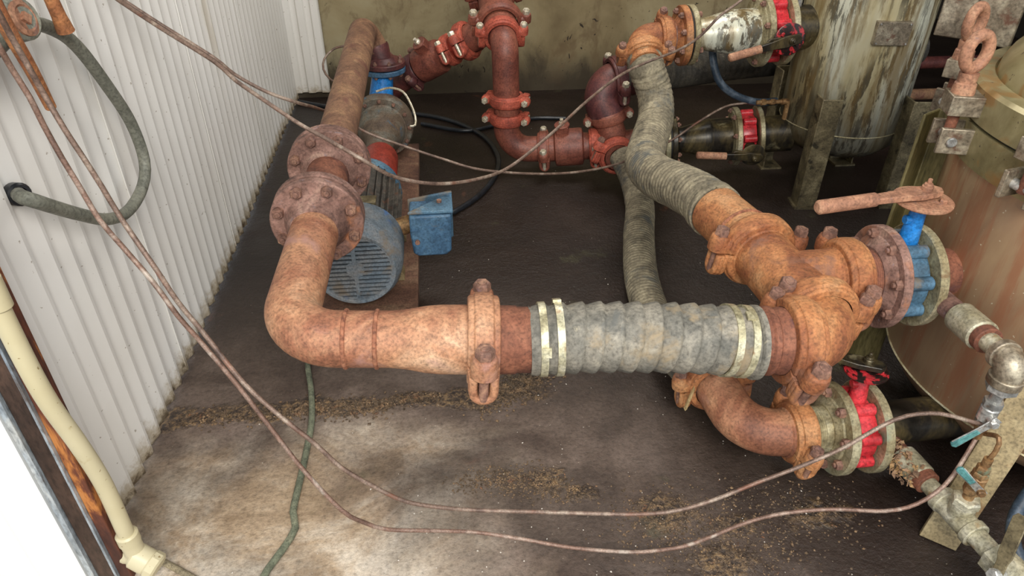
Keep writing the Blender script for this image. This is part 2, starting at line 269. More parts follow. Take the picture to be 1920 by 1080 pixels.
# ------------------------------------------------------------------ mesh builder
def perp(a):
    a = V(a).normalized(); r = V((0, 0, 1)) if abs(a.z) < 0.9 else V((1, 0, 0))
    u = (r - a * r.dot(a)).normalized(); return u, a.cross(u)
class MB:
    def __init__(s): s.v = []; s.f = []
    def add(s, vs, fs):
        o = len(s.v); s.v += [V(p) for p in vs]; s.f += [tuple(i + o for i in f) for f in fs]; return s
    def lathe(s, p, a, prof, n=32, u=None, a0=0.0, a1=None):
        """prof: list of (t along a, r); closes at r=0 ends"""
        p = V(p); a = V(a).normalized()
        if u is None: u, w = perp(a)
        else: u = (V(u) - a * V(u).dot(a)).normalized(); w = a.cross(u)
        full = a1 is None; m = n if full else n + 1; vs = []; fs = []
        for t, r in prof:
            for k in range(m):
                th = (2 * PI * k / n) if full else a0 + (a1 - a0) * k / n
                vs.append(p + a * t + (u * math.cos(th) + w * math.sin(th)) * r)
        for i in range(len(prof) - 1):
            for k in range(m if full else m - 1):
                k2 = (k + 1) % m
                fs.append((i * m + k, i * m + k2, (i + 1) * m + k2, (i + 1) * m + k))
        if not full:
            L = len(prof)
            fs.append(tuple(i * m for i in range(L))); fs.append(tuple(i * m + m - 1 for i in reversed(range(L))))
        return s.add(vs, fs)
    def disc(s, p, a, r, n=32): return s.lathe(p, a, [(0, 0), (0, r)], n)
    def cyl(s, p0, p1, r, n=20, r1=None, ch=0.0):
        p0 = V(p0); p1 = V(p1); L = (p1 - p0).length; r1 = r if r1 is None else r1
        if ch: pr = [(0, 0), (0, r - ch), (ch, r), (L - ch, r1), (L, r1 - ch), (L, 0)]
        else: pr = [(0, 0), (0, r), (L, r1), (L, 0)]
        return s.lathe(p0, p1 - p0, pr, n)
    def hexp(s, p, a, r, h, dome=0.0, u=None):
        pr = [(0, 0), (0, r), (h * .8, r), (h, r * .85), (h, 0)]
        return s.lathe(p, a, pr, 6, u)
    def tube(s, pts, r, n=14, cap=True, closed=False, rf=None, u0=None, flat=1.0):
        pts = [V(p) for p in pts]; N = len(pts); vs = []; fs = []
        T = []
        for i in range(N):
            if closed: t = pts[(i + 1) % N] - pts[i - 1]
            else: t = pts[min(i + 1, N - 1)] - pts[max(i - 1, 0)]
            T.append(t.normalized())
        u = V(u0) if u0 is not None else perp(T[0])[0]
        d = 0
        for i in range(N):
            t = T[i]; u = (u - t * u.dot(t)).normalized(); w = t.cross(u)
            if i: d += (pts[i] - pts[i - 1]).length
            for k in range(n):
                th = 2 * PI * k / n; rr = r if not rf else rf(d, th, i / (N - 1))
                vs.append(pts[i] + (u * math.cos(th) + w * math.sin(th) * flat) * rr)
        R = N if closed else N - 1
        for i in range(R):
            j = (i + 1) % N
            for k in range(n):
                k2 = (k + 1) % n; fs.append((i * n + k, i * n + k2, j * n + k2, j * n + k))
        if cap and not closed:
            fs.append(tuple(reversed(range(n)))); fs.append(tuple((N - 1) * n + k for k in range(n)))
        return s.add(vs, fs)
    def box(s, c, size, R=None):
        c = V(c); h = V(size) * 0.5; vs = []
        for x in (-1, 1):
            for y in (-1, 1):
                for z in (-1, 1):
                    q = V((x * h.x, y * h.y, z * h.z)); vs.append(c + (R @ q if R else q))
        return s.add(vs, [(0, 1, 3, 2), (4, 6, 7, 5), (0, 4, 5, 1), (2, 3, 7, 6), (0, 2, 6, 4), (1, 5, 7, 3)])
    def prism(s, poly, o, ex, ey, ez, d):
        """poly in (ex, ey) plane at o, extruded by d along ez"""
        o = V(o); ex = V(ex); ey = V(ey); ez = V(ez); n = len(poly)
        vs = [o + ex * x + ey * y for x, y in poly] + [o + ex * x + ey * y + ez * d for x, y in poly]
        return s.add(vs, [tuple(reversed(range(n))), tuple(range(n, 2 * n))] + [(i, (i + 1) % n, n + (i + 1) % n, n + i) for i in range(n)])
    def build(s, name, mat, parent=None, bevel=0.0, ang=35, recalc=True):
        me = bpy.data.meshes.new(name)
        o0 = PO.get(parent.name, V((0, 0, 0))) if parent else V((0, 0, 0))
        if not parent:
            zs = [p.z for p in s.v]; o0 = sum(s.v, V((0, 0, 0))) / len(s.v); o0.z = min(zs)
        me.from_pydata([p - o0 for p in s.v], [], s.f); me.update()
        if recalc:
            import bmesh
            b = bmesh.new(); b.from_mesh(me); bmesh.ops.recalc_face_normals(b, faces=b.faces); b.to_mesh(me); b.free()
        me.shade_smooth(); me.set_sharp_from_angle(angle=math.radians(ang))
        me.materials.append(M[mat] if isinstance(mat, str) else mat)
        o = bpy.data.objects.new(name, me); COL.objects.link(o)
        if parent: o.parent = parent; o.matrix_parent_inverse = Matrix.Identity(4); PO[o.name] = o0
        else: o.location = o0; PO[o.name] = o0.copy()
        if bevel:
            m = o.modifiers.new('bevel', 'BEVEL'); m.width = bevel; m.segments = 2; m.limit_method = 'ANGLE'; m.angle_limit = math.radians(35)
        return o
PO = {}
def tag(o, label, cat, group=None, kind=None):
    o['label'] = label; o['category'] = cat
    if group: o['group'] = group
    if kind: o['kind'] = kind
    return o
def thing(name, label, cat, loc, group=None):
    o = bpy.data.objects.new(name, None); COL.objects.link(o); o.location = loc; o.empty_display_size = 0.05
    PO[o.name] = V(loc); return tag(o, label, cat, group)
def struct(o): o['kind'] = 'structure'; return o
# paths
def fillet(pts, rad, step=0.012):
    """polyline with rounded corners; rad: one radius or a list for the inner corners"""
    pts = [V(p) for p in pts]; out = [pts[0]]
    for i in range(1, len(pts) - 1):
        r = rad[i - 1] if isinstance(rad, (list, tuple)) else rad
        a = (pts[i - 1] - pts[i]).normalized(); b = (pts[i + 1] - pts[i]).normalized()
        th = a.angle(b); d = r / math.tan(th / 2)
        p0 = pts[i] + a * d; bis = (a + b).normalized(); c = pts[i] + bis * (r / math.sin(th / 2))
        p1 = pts[i] + b * d; v0 = p0 - c; v1 = p1 - c; ang = v0.angle(v1); k = 12
        ax = v0.cross(v1).normalized()
        for j in range(k + 1): out.append(c + Matrix.Rotation(ang * j / k, 3, ax) @ v0)
    out.append(pts[-1]); return out
def dense(pts, step):
    out = []
    for a, b in zip(pts, pts[1:]):
        n = max(1, int((b - a).length / step))
        for j in range(n): out.append(a.lerp(b, j / n))
    out.append(pts[-1]); return out
def spline(pts, step=0.02):
    pts = [V(p) for p in pts]; P = [pts[0] * 2 - pts[1]] + pts + [pts[-1] * 2 - pts[-2]]; out = []
    for i in range(1, len(P) - 2):
        p0, p1, p2, p3 = P[i - 1:i + 3]; n = max(2, int((p2 - p1).length / step))
        for j in range(n):
            t = j / n; out.append(0.5 * ((2 * p1) + (p2 - p0) * t + (2 * p0 - 5 * p1 + 4 * p2 - p3) * t * t + (3 * p1 - p0 - 3 * p2 + p3) * t ** 3))
    out.append(pts[-1]); return out
def unit(a, b): return (V(b) - V(a)).normalized()

# ------------------------------------------------------------------ hardware
def bolt(T, p, a, r, head=True, thick=0.03, mat='bolt_rust', stud=0.012, nut_far=True):
    """hex head at p standing out along a, shank through, nut on the far side"""
    p = V(p); a = V(a).normalized(); m = MB()
    m.hexp(p, a, r, r * 1.1); m.cyl(p + a * r * 1.05, p + a * (r * 1.05 + stud * .5), r * .5, 10, ch=r * .1)
    if nut_far:
        q = p - a * thick; m.cyl(p - a * .001, q - a * stud, r * .5, 10); m.hexp(q, -a, r, r * 1.1)
    return m.build('bolt', mat, T)
def flange(T, p, a, R, th, rp, hub, nb=8, mat='rust_purple', bmat='bolt_rust', br=0.0115, bc=None, ph=0.0, bolts=True, thick=0.05, face=True, far=True):
    """flange plate from p (joint face) backwards along a; hub tapers to the pipe"""
    p = V(p); a = V(a).normalized(); m = MB(); c = .003
    m.lathe(p, a, [(0, rp * .8), (0, R - c), (c, R), (th - c, R), (th, R - c), (th, rp * 1.38), (th + .004, rp * 1.32), (th + hub * .4, rp * 1.2), (th + hub, rp * 1.02), (th + hub, rp * .7)], 48)
    o = m.build('flange', mat, T)
    if bolts:
        bc = bc or (R + rp * 1.3) / 2; u, w = perp(a)
        for k in range(nb):
            t = 2 * PI * (k + .5) / nb + ph
            bolt(T, p + a * th + (u * math.cos(t) + w * math.sin(t)) * bc, a, br, thick=thick, mat=bmat, nut_far=far)
    return o
def pipe_mesh(pts, r, rad=None, n=28, cap=True):
    path = fillet(pts, rad) if rad else [V(p) for p in pts]
    return MB().tube(path, r, n, cap)
def weld(T, p, a, r, mat='weld_rust'):
    m = MB(); m.lathe(p, a, [(-.005, r - .001), (-.003, r + .003), (0, r + .004), (.003, r + .003), (.005, r - .001)], 40)
    return m.build('weld_bead', mat, T)
def coupling(p, a, u, rp, label, mat='rust_orange', bmat='bolt_rust', group=None, s=1.0, name='pipe_coupling'):
    """two-piece grooved coupling: halves meet on the +-u sides, bolts run along a x u"""
    p = V(p); a = V(a).normalized(); u = (V(u) - a * V(u).dot(a)).normalized(); w = a.cross(u)
    if w.z - .6 * w.y < 0: u = -u; w = -w
    T = thing(name, label, 'pipe coupling', p - V((0, 0, rp + .02)), group)
    hw = .0255 * s; t = .0185 * s
    prof = [(-hw, rp + .001), (-hw, rp + t * .72), (-hw * .88, rp + t * .86), (-hw * .62, rp + t * .90), (-hw * .56, rp + t * 1.12), (-hw * .2, rp + t * 1.16), (hw * .2, rp + t * 1.16), (hw * .56, rp + t * 1.12), (hw * .62, rp + t * .90), (hw * .88, rp + t * .86), (hw, rp + t * .72), (hw, rp + .001)]
    for sg in (1, -1):
        m = MB(); e = .03
        a0, a1 = (e, PI - e) if sg > 0 else (PI + e, 2 * PI - e)
        m.lathe(p, a, prof, 28, u, a0, a1)
        for k in (1, -1):
            c = p + u * k * (rp + t * 1.75)
            if sg > 0:   # seat pad under the nut
                q = [(math.cos(PI * j / 8) * hw * .86, math.sin(PI * j / 8) * .8 * hw) for j in range(9)]
                m.prism([(x, y + .014 * s) for x, y in q] + [(-hw * .8, .001), (hw * .8, .001)], c - u * k * t * 1.5, a, w, u * k, t * 1.5)
                m.lathe(c, w, [(.001, 0), (.001, .021 * s), (.020 * s, .022 * s), (.034 * s, .0195 * s), (.037 * s, .016 * s), (.037 * s, 0)], 18)
            else:        # slotted loop around the shank
                L = .052 * s; rr = .0165 * s; q = []
                for j in range(9): th = PI * j / 8; q.append((math.cos(th) * rr, -math.sin(th) * rr - L + rr))
                q = [(rr, -.004)] + [(x, y) for x, y in q] + [(-rr, -.004)]
                loop = [c + a * x + w * y for x, y in q]
                m.tube(loop, .0072 * s, 10, True, u0=u)
                m.prism([(-hw * .85, -.002), (hw * .85, -.002), (hw * .7, -.014 * s), (-hw * .7, -.014 * s)], c - u * k * t * 1.5, a, w, u * k, t * .9)
                m.tube([x - u * k * .008 * s for x in loop], .0082 * s, 10, True, u0=u)
                m.tube([x - u * k * .016 * s for x in loop], .0082 * s, 10, True, u0=u)
        m.build('housing_half', mat, T, ang=40, bevel=.0018 if s > 1.06 else 0)
    for k in (1, -1):
        c = p + u * k * (rp + t * 1.75); m = MB()
        m.cyl(c - w * .050 * s, c + w * .055 * s, .0080 * s, 12, ch=.001)
        m.hexp(c + w * .037 * s, w, .0155 * s, .016 * s)
        m.build('bolt', bmat, T)
    return T
def clamp(T, p, a, r, wd=.014, mat='clamp_band', buckle=None):
    m = MB(); m.lathe(p, a, [(-wd / 2, r - .003), (-wd / 2, r + .0022), (wd / 2, r + .0022), (wd / 2, r - .003)], 40)
    if buckle is not None:
        b = V(buckle).normalized(); t = V(a).normalized().cross(b)
        R = Matrix((V(a).normalized(), t, b)).transposed()
        m.box(V(p) + b * (r + .004), (wd * 1.15, .02, .006), R)
    return m.build('hose_clamp', mat, T)
def saw(x): return x - math.floor(x)
def hose(name, label, path, r, pitch, amp, mat, n=36, group=None):
    T = thing(name, label, 'hose', (path[len(path) // 2].x, path[len(path) // 2].y, min(p.z for p in path) - r), group)
    def rf(d, th, f):
        ph = saw(d / pitch + th / (2 * PI)); return r + amp * ((ph / .80) ** .6 if ph < .80 else (1 - ph) / .20) - amp * .6
    MB().tube(path, r, n, True, rf=rf).build('hose_body', mat, T, ang=60)
    return T
def valve(name, label, p, a, s, R, th, nb, hand, hlen, bodymat, neckmat, platemat, handmat, neck=.11, plate_r=.05, dark='gasket', up=None):
    """lug butterfly valve: disc between two flanges, neck along s, notch plate, lever towards hand"""
    p = V(p); a = V(a).normalized(); s_ = (V(s) - a * V(s).dot(a)).normalized(); w = a.cross(s_)
    T = thing(name, label, 'valve', p - V((0, 0, R)))
    m = MB(); rb = R * .74
    m.lathe(p - a * th * .5, a, [(0, R * .45), (0, rb), (th * .2, rb * 1.03), (th * .8, rb * 1.03), (th, rb), (th, R * .45)], 40)
    for k in range(nb):
        t = 2 * PI * (k + .5) / nb; d = s_ * math.cos(t) + w * math.sin(t); c = p + d * R * .80
        m.cyl(c - a * th * .48, c + a * th * .48, R * .135, 18, ch=.003)
        m.tube([p + d * R * .6, p + d * R * .8], R * .10, 10)
    m.build('valve_body', bodymat, T, ang=40)
    m = MB(); b0 = p + s_ * R * .66; b1 = p + s_ * (R + neck)
    m.cyl(b0, b1, R * .20, 20, R * .13, .003); m.cyl(b1 - s_ * .012, b1, R * .2, 20)
    m.cyl(p + s_ * (R + neck * .45) + a * .012, p + s_ * (R + neck * .45) - a * .026, .011, 12, ch=.002)
    m.build('valve_neck', neckmat, T, ang=40)
    m = MB(); q = b1 + s_ * .002
    m.lathe(q, s_, [(0, 0), (0, plate_r * .96), (.003, plate_r), (.007, plate_r), (.009, plate_r * .93), (.009, 0)], 36)
    for k in range(2):
        t = PI * k + .6; d = a * math.cos(t) + w * math.sin(t); m.hexp(q + d * plate_r * .62 + s_ * .009, s_, .008, .007)
    m.build('notch_plate', platemat, T)
    h = (V(hand) - s_ * V(hand).dot(s_)).normalized(); g = s_.cross(h)
    m = MB(); o = q + s_ * .016
    m.prism([(-.03, -.017), (.02, -.021), (.055, -.016), (hlen * .55, -.011), (hlen * .55, .011), (.055, .016), (.02, .021), (-.03, .017), (-.04, 0)], o, h, g, s_, .014)
    m.prism([(.03, -.02), (.075, -.026), (.09, -.02), (.06, -.012)], o - s_ * .004, h, g, s_, .012)
    m.cyl(o, o + s_ * .024, .012, 12); m.hexp(o + s_ * .02, s_, .010, .01); m.cyl(o + s_ * .028, o + s_ * .04, .005, 8)
    H = m.build('lever_handle', handmat, T, bevel=.002)
    m = MB(); m.tube([o + s_ * .007 + h * x for x in (hlen * .48, hlen * .52, hlen * .98, hlen)], .0155, 16, True, rf=lambda d, th_, f: .0155 if f < .95 else .010)
    m.build('grip', 'eye_rust', H)
    return T

# ================================================================== the room
XW = -.79
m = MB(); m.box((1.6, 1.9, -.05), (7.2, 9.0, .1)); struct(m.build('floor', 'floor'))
def corrugated(p0, p1, z0, z1, nrm, pitch=.068, depth=.022, prof=None, jag=0.0):
    """vertical trapezoid ribs between p0 and p1, standing out along nrm"""
    p0 = V(p0); p1 = V(p1); L = (p1 - p0).length; d = (p1 - p0) / L; nrm = V(nrm); prof = prof or [(0, 1), (.12, .92), (.80, 0), (.94, 0)]
    pts = []; k = 0
    while k * pitch < L:
        for t, h in prof:
            x = (k + t) * pitch
            if x <= L: pts.append((x, h * depth))
        k += 1
    pts.append((L, 0)); m = MB(); vs = []; n = len(pts)
    rnd = random.Random(3); js = [rnd.uniform(0, jag) for _ in pts]
    for lay in (0, .0016):
        for z in (0, 1):
            for i, (x, h) in enumerate(pts):
                q = p0 + d * x - nrm * (h + lay); q.z = z1 if z else z0 + (js[i] if jag else 0); vs.append(q)
    fs = []
    for i in range(n - 1):
        fs += [(i, i + 1, n + i + 1, n + i), (2 * n + i + 1, 2 * n + i, 3 * n + i, 3 * n + i + 1), (i, 2 * n + i, 2 * n + i + 1, i + 1), (n + i, n + i + 1, 3 * n + i + 1, 3 * n + i)]
    return m.add(vs, fs)
m = corrugated((XW, 1.06, 0), (XW, 4.09, 0), .003, 2.6, (1, 0, 0), jag=.012)
# lap seams of the sheets, rivets
for y in (1.72, 2.42, 3.12): m.box((XW + .001, y, 1.3), (.003, .006, 2.55))
struct(m.build('wall_left', 'sheet', ang=20, recalc=False))
m = corrugated((-.80, 4.085, 0), (-.605, 4.085, 0), .04, 2.6, (0, -1, 0), pitch=.075, depth=.014, prof=[(0, 0), (.45, 0), (.55, 1), (.88, 1)])
struct(m.build('trim_1', 'sheet', ang=20, recalc=False))
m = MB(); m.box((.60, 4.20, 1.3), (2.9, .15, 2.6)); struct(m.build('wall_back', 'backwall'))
m = MB(); m.box((3.0, 5.6, 1.3), (4.6, .15, 2.6)); m.box((2.03, 4.9, 1.3), (.10, 1.4, 2.6)); struct(m.build('wall_rear', 'darkwall'))
m = MB(); m.box((4.3, 3.3, 1.3), (.12, 4.7, 2.6)); struct(m.build('wall_right', 'darkwall'))
m = MB(); m.box((1.6, 3.4, 2.66), (5.6, 4.9, .1)); struct(m.build('ceiling', 'roof'))
# front: exterior cladding left of the doorway, jamb
m = MB(); m.box((-1.515, 1.035, 1.3), (1.40, .03, 2.6)); m.box((-.905, 1.018, 1.3), (.005, .006, 2.6)); struct(m.build('wall_front', 'exterior_white'))
m = MB(); m.box((-.736, 1.040, 1.3), (.024, .040, 2.6)); m.box((-.76, 1.068, 1.3), (.06, .012, 2.6)); struct(m.build('trim_2', 'jamb', bevel=.002))
m = MB(); m.box((-.773, 1.035, 1.3), (.040, .026, 2.6)); struct(m.build('trim_3', 'jamb_dark', bevel=.002))
m = MB(); m.box((-.7505, 1.030, 1.3), (.005, .036, 2.6)); m.box((-.799, 1.030, 1.3), (.011, .034, 2.6)); struct(m.build('trim_4', 'jamb_edge', bevel=.001))

# ================================================================== front pipe run, left to right
RX = -.31
# long overhead pipe from the pump to the first flange pair
J1 = 1.885; J2 = 1.60
T = thing('suction_pipe', 'long rusty pipe running along the white wall down to the pump outlet', 'pipe', (-.31, 2.7, .45))
pipe_mesh([(RX, J1 + .03, .575), (-.305, 3.27, .60), (-.262, 3.265, .50)], .057, .085, cap=False).build('pipe', 'rust_pipe_tan', T)
flange(T, (RX, J1 + .004, .575), (0, 1, 0), .112, .024, .057, .02, bolts=False)
m = MB(); m.lathe((-.262, 3.265, .52), (.04, -.02, -.12), [(0, .055), (.01, .057), (.075, .045), (.09, .045)], 28); m.build('reducer', 'maroon', T)
flange(T, (-.235, 3.25, .436), (0, 0, 1), .098, .022, .05, .02, 8, 'maroon', 'bolt_rust', .009, thick=.05)
# short spool between the two flange pairs
T = thing('pipe_spool', 'short rusty spool bolted between the two big flange pairs', 'pipe', (RX, 1.74, .45))
pipe_mesh([(RX, J2 + .02, .567), (RX, J1 - .02, .573)], .057).build('pipe', 'rust_brown', T)
flange(T, (RX, J1 - .004, .575), (0, -1, 0), .112, .024, .057, .03, 8, thick=.056, br=.0145)
flange(T, (RX, J2 + .004, .567), (0, 1, 0), .112, .024, .057, .03, bolts=False)
m = MB(); m.lathe((RX, J1 - .004, .575), (0, 1, 0), [(0, .04), (0, .098), (.008, .098), (.008, .04)], 40); m.build('gasket', 'gasket', T)
# near elbow pipe
C0 = V((-.323, 1.137, .551)); C1 = V((.785, 1.09, .495))
dx = (C1 - C0).normalized()
def fr(x): return C0 + dx * ((x - C0.x) / dx.x)
T = thing('elbow_pipe', 'rusty elbow pipe bending from the big flange towards the wrapped hose', 'pipe', (RX + .05, 1.2, .45))
pth = fillet([(RX, J2 - .02, .566), C0, fr(-.155)], .105)
MB().tube(pth, .0565, 36, False).build('pipe', 'rust_front', T)
m = MB(); m.lathe(fr(-.16), dx, [(0, .0565), (.04, .0565), (.075, .0600), (.11, .0665), (.14, .069), (.20, .0695), (.215, .0695)], 40); m.build('reducer', 'rust_front', T)
weld(T, fr(-.205), dx, .0565); weld(T, fr(-.145), dx, .0565)
flange(T, (RX, J2 - .004, .566), (0, -1, 0), .112, .024, .057, .045, 8, thick=.056, br=.0145)
m = MB(); m.lathe((RX, J2 - .004, .567), (0, 1, 0), [(0, .04), (0, .098), (.008, .098), (.008, .04)], 40); m.build('gasket', 'gasket', T)
# coupling and nipple
coupling(fr(.062), dx, (0, -1, 0.0), .069, 'rusty coupling standing upright on the front pipe, left of the wrapped hose', 'rust_front', s=1.22)
T = thing('hose_nipple', 'dark rusty pipe stub between the front coupling and the wrapped hose', 'pipe', fr(.12) - V((0, 0, .07)))
m = MB(); m.lathe(fr(.066), dx, [(0, .05), (0, .069), (.06, .069), (.064, .0665), (.12, .0665), (.12, .05)], 36); m.build('nipple', 'rust_brown', T)
# wrapped hose
h0, h1 = fr(.155), fr(.62)
hp = dense(spline([h0, h0.lerp(h1, .33) + V((0, 0, .008)), h0.lerp(h1, .7) + V((0, 0, .006)), h1 + V((0, 0, -.004))], .05), .0035)
T = hose('wrapped_hose', 'thick grey-tan wrapped rubber hose with pale metal clamps, lowest in front', hp, .0700, .0375, .0085, 'hose_front', 44)
for f, bk in ((.055, (0, -.9, .3)), (.125, (0, .5, 1)), (.875, None), (.945, (0, -.2, 1))):
    i = int(f * (len(hp) - 1)); clamp(T, hp[i], hp[min(i + 2, len(hp) - 1)] - hp[i - 2], .0735, .0145, buckle=bk)
m = MB(); e = hp[-1]; m.lathe(e - dx * .012, dx, [(0, .071), (.004, .0775), (.014, .0775), (.017, .066)], 40); m.build('hose_end_lip', 'hose_front', T)
T = thing('hose_nipple', 'ribbed rusty pipe stub between the wrapped hose and the right coupling', 'pipe', fr(.65) - V((0, 0, .07)))
m = MB(); m.lathe(fr(.61), dx, [(0, .05), (0, .068), (.022, .068), (.026, .072), (.036, .072), (.040, .068), (.052, .068), (.056, .0705), (.09, .0705), (.09, .05)], 40); m.build('nipple', 'rust_brown', T)
coupling(fr(.705), dx, (0, -.93, -.25), .0705, 'rusty coupling at the right end of the wrapped hose', 'rust_orange', s=1.2)
# elbow up into the tee
T = thing('pipe_elbow', 'rusty rounded elbow joining the wrapped hose line to the orange tee', 'pipe elbow', (.8, 1.12, .42))
MB().tube(fillet([fr(.69), V((.786, 1.090, .495)), V((.786, 1.18, .500))], .0755), .0705, 36, True).build('elbow', 'rust_orange', T)
coupling((.786, 1.177, .500), (0, 1, .05), (1, 0, -.15), .0705, 'rusty coupling between the rounded elbow and the orange tee', 'rust_orange', s=1.1)
# tee
Ttop = V((.762, 1.420, .506)); ax = (Ttop - V((.786, 1.185, .500))).normalized()
T = thing('pipe_tee', 'orange rusty tee joining both hoses to the blue valve', 'pipe tee', (.8, 1.3, .44))
m = MB(); m.tube(dense([V((.786, 1.18, .500)), Ttop], .03), .0705, 36)
m.build('run', 'rust_orange', T)
m = MB(); m.lathe(V((.775, 1.300, .505)), (1, .0, 0), [(0, .0), (.015, .068), (.055, .0702), (.07, .0702), (.075, .0705), (.135, .0705), (.135, .05)], 36)
m.build('branch', 'rust_orange', T)
m = MB(); m.lathe(Ttop - ax * .012, ax, [(0, .0705), (.003, .0745), (.012, .0745), (.012, .06)], 36); m.lathe((.880, 1.30, .505), (1, 0, 0), [(0, .0705), (.003, .0745), (.012, .0745), (.012, .06)], 36); m.build('collar', 'rust_orange', T)
coupling(Ttop + ax * .022, ax, (1, .1, -.12), .0705, 'rusty coupling on the orange tee towards the upper hose', 'rust_orange', s=1.15)
coupling((.915, 1.30, .505), (1, 0, 0), (0, -1, -.12), .0705, 'rusty coupling on the orange tee towards the blue valve', 'rust_orange', s=1.15)
# rusty pipe stub up to hose
hs = V((.727, 1.640, .507))
T = thing('hose_nipple', 'wide orange rusty stub between the tee coupling and the upper hose', 'pipe', (.76, 1.55, .44))
st = [Ttop + ax * .02, V((.750, 1.52, .508)), hs]
m = MB(); m.tube(dense([V(q) for q in st], .03), .0705, 36); m.build('nipple', 'rust_orange', T)
weld(T, V((.7505, 1.512, .508)), unit(Ttop, (.750, 1.52, .508)), .0705)
# blue valve group
VJ = 1.008
T = thing('flanged_spool', 'rusty flanged spool bolted to the left side of the blue valve', 'pipe', (.99, 1.31, .40))
m = MB(); m.lathe((.915, 1.30, .505), (1, .0, 0), [(0, .05), (0, .0705), (.03, .0705)] + [(.031 + .0025 * i, .0705 - (.0018 if i % 2 else 0)) for i in range(10)] + [(.06, .0705), (.07, .0705)], 36); m.build('pipe', 'rust_brown', T)
flange(T, (VJ, 1.30, .505), (-1, 0, 0), .121, .022, .072, .016, 8, 'rust_purple', 'bolt_rust', .0125, bc=.103, thick=.02, far=False)
VJ2 = VJ + .062
valve('butterfly_valve', 'bright blue butterfly valve with long rusty lever beside the rusty tank', (VJ + .031, 1.30, .505), (1, 0, 0), (-.02, -.02, 1), .117, .056, 8,
      (-1, -.16, 0), .27, 'blue_dirty', 'paint_blue', 'eye_rust', 'eye_rust', neck=.075, plate_r=.062)

# ---- upper hose
up = [(.80, 2.745, .615), (.812, 2.70, .560), (.850, 2.69, .47), (.842, 2.61, .40), (.778, 2.46, .365), (.708, 2.26, .375), (.688, 2.05, .42), (.706, 1.87, .468), (.720, 1.73, .50), hs + V((-.001, .005, 0))]
T = hose('corrugated_hose', 'long tan ribbed hose snaking from the top back elbow down to the orange tee', dense(spline(up, .03), .003), .0685, .021, .004, 'hose_tan', 36)
q = unit(up[-2], up[-1]); clamp(T, hs + q * -.03, q, .073, .016, 'hose_tan', (0, -.3, 1)); 
m = MB(); m.lathe(hs - q * .006, q, [(-.02, .070), (-.004, .0755), (.006, .0755), (.008, .07)], 40); m.build('hose_end_lip', 'hose_tan', T)
# ---- lower hose on floor
lo = [(.775, 2.80, .16), (.80, 2.68, .105), (.785, 2.50, .068), (.725, 2.28, .066), (.662, 2.00, .066), (.640, 1.76, .068), (.648, 1.57, .085), (.665, 1.45, .12)]
T = hose('corrugated_hose', 'tan ribbed hose lying on the floor under the upper hose and wrapped hose', dense(spline(lo, .03), .003), .0575, .017, .003, 'hose_tan', 32)
q = unit(lo[-2], lo[-1]); clamp(T, V(lo[-1]) - q * .03, q, .060, .016, 'hose_tan')
m = MB(); m.tube(spline([(.670, 1.42, .175), (.648, 1.38, .185), (.622, 1.335, .168), (.583, 1.28, .140)], .02), .0125, 4, True, u0=(0, 0, 1), flat=.35)
m.build('strap_tail', 'strap', T)
m = MB(); m.tube(spline([lo[-1], V(lo[-1]) + q * .03, (.678, 1.375, .15)], .02), .057, 28); tag(m.build('hose_nipple', 'rust_orange'), 'rusty stub where the floor hose meets the lowest elbow', 'pipe')
c0 = V((.680, 1.352, .155))
coupling(c0, (.03, -1, .06), (1, .03, .05), .057, 'rusty coupling at the lower end of the floor hose', 'rust_orange', s=1.05)
T = thing('pipe_elbow', 'rusty elbow near the floor leading to the red valve', 'pipe elbow', (.73, 1.2, .09))
MB().tube(fillet([c0, V((.700, 1.175, .150)), V((.820, 1.165, .15))], .095), .057, 32, True).build('elbow', 'rust_front', T)
m = MB(); m.lathe((.790, 1.167, .15), (1, -.02, 0), [(0, .057), (.003, .061), (.012, .061), (.012, .05)], 36); m.build('collar', 'rust_front', T)
coupling((.823, 1.166, .15), (1, 0, 0), (0, -1, -.15), .057, 'rusty coupling between the lowest elbow and the pale flange', 'rust_orange', s=1.05)
LJ = .928
T = thing('flanged_spool', 'pale steel flanged spool on the left side of the lower red valve', 'pipe', (.9, 1.17, .03))
m = MB(); m.lathe((.828, 1.17, .15), (1, 0, 0), [(0, .04), (0, .057), (.02, .057)] + [(.021 + .0025 * i, .057 - (.0018 if i % 2 else 0)) for i in range(12)] + [(.06, .057), (.07, .057)], 36); m.build('pipe', 'flange_steel', T)
flange(T, (LJ, 1.17, .15), (-1, 0, 0), .1145, .022, .06, .014, 8, 'flange_steel', 'bolt_rust', .0125, bc=.093, thick=.02, far=False)
valve('butterfly_valve', 'red butterfly valve near the floor beneath the rounded elbow', (LJ + .030, 1.17, .15), (1, 0, 0), (0, .05, 1), .112, .054, 8,
      (-1, .6, 0), .20, 'paint_red', 'paint_red', 'paint_red_oily', 'black_oily', neck=.055, plate_r=.05)

# ================================================================== right tank
CT = V((1.612, 1.275, 0)); RT = .445
T = thing('filter_vessel', 'large rusty steel vessel with bolted domed lid at the right edge', 'tank', CT)
zs, zb = .205, .757
m = MB(); pr = [(.085, 0.0), (.09, RT * .5), (.11, RT * .75), (.15, RT * .92), (zs, RT), (zb, RT)]
m.lathe(CT, (0, 0, 1), pr, 96); m.build('shell', 'tank_right', T, ang=50)
m = MB(); m.lathe(CT, (0, 0, 1), [(zs - .004, RT - .001), (zs, RT + .003), (zs + .004, RT - .001)], 96); m.build('weld_seam', 'flange_steel', T)
m = MB(); m.lathe(CT, (0, 0, 1), [(zb - .004, RT - .01), (zb - .004, RT + .012), (zb + .075, RT + .012), (zb + .078, RT - .01)], 96); m.build('body_ring', 'lid', T)
m = MB(); m.lathe(CT, (0, 0, 1), [(zb + .077, RT - .02), (zb + .077, RT + .004), (zb + .083, RT + .004), (zb + .083, RT - .02)], 96); m.build('lid_gasket', 'gasket', T)
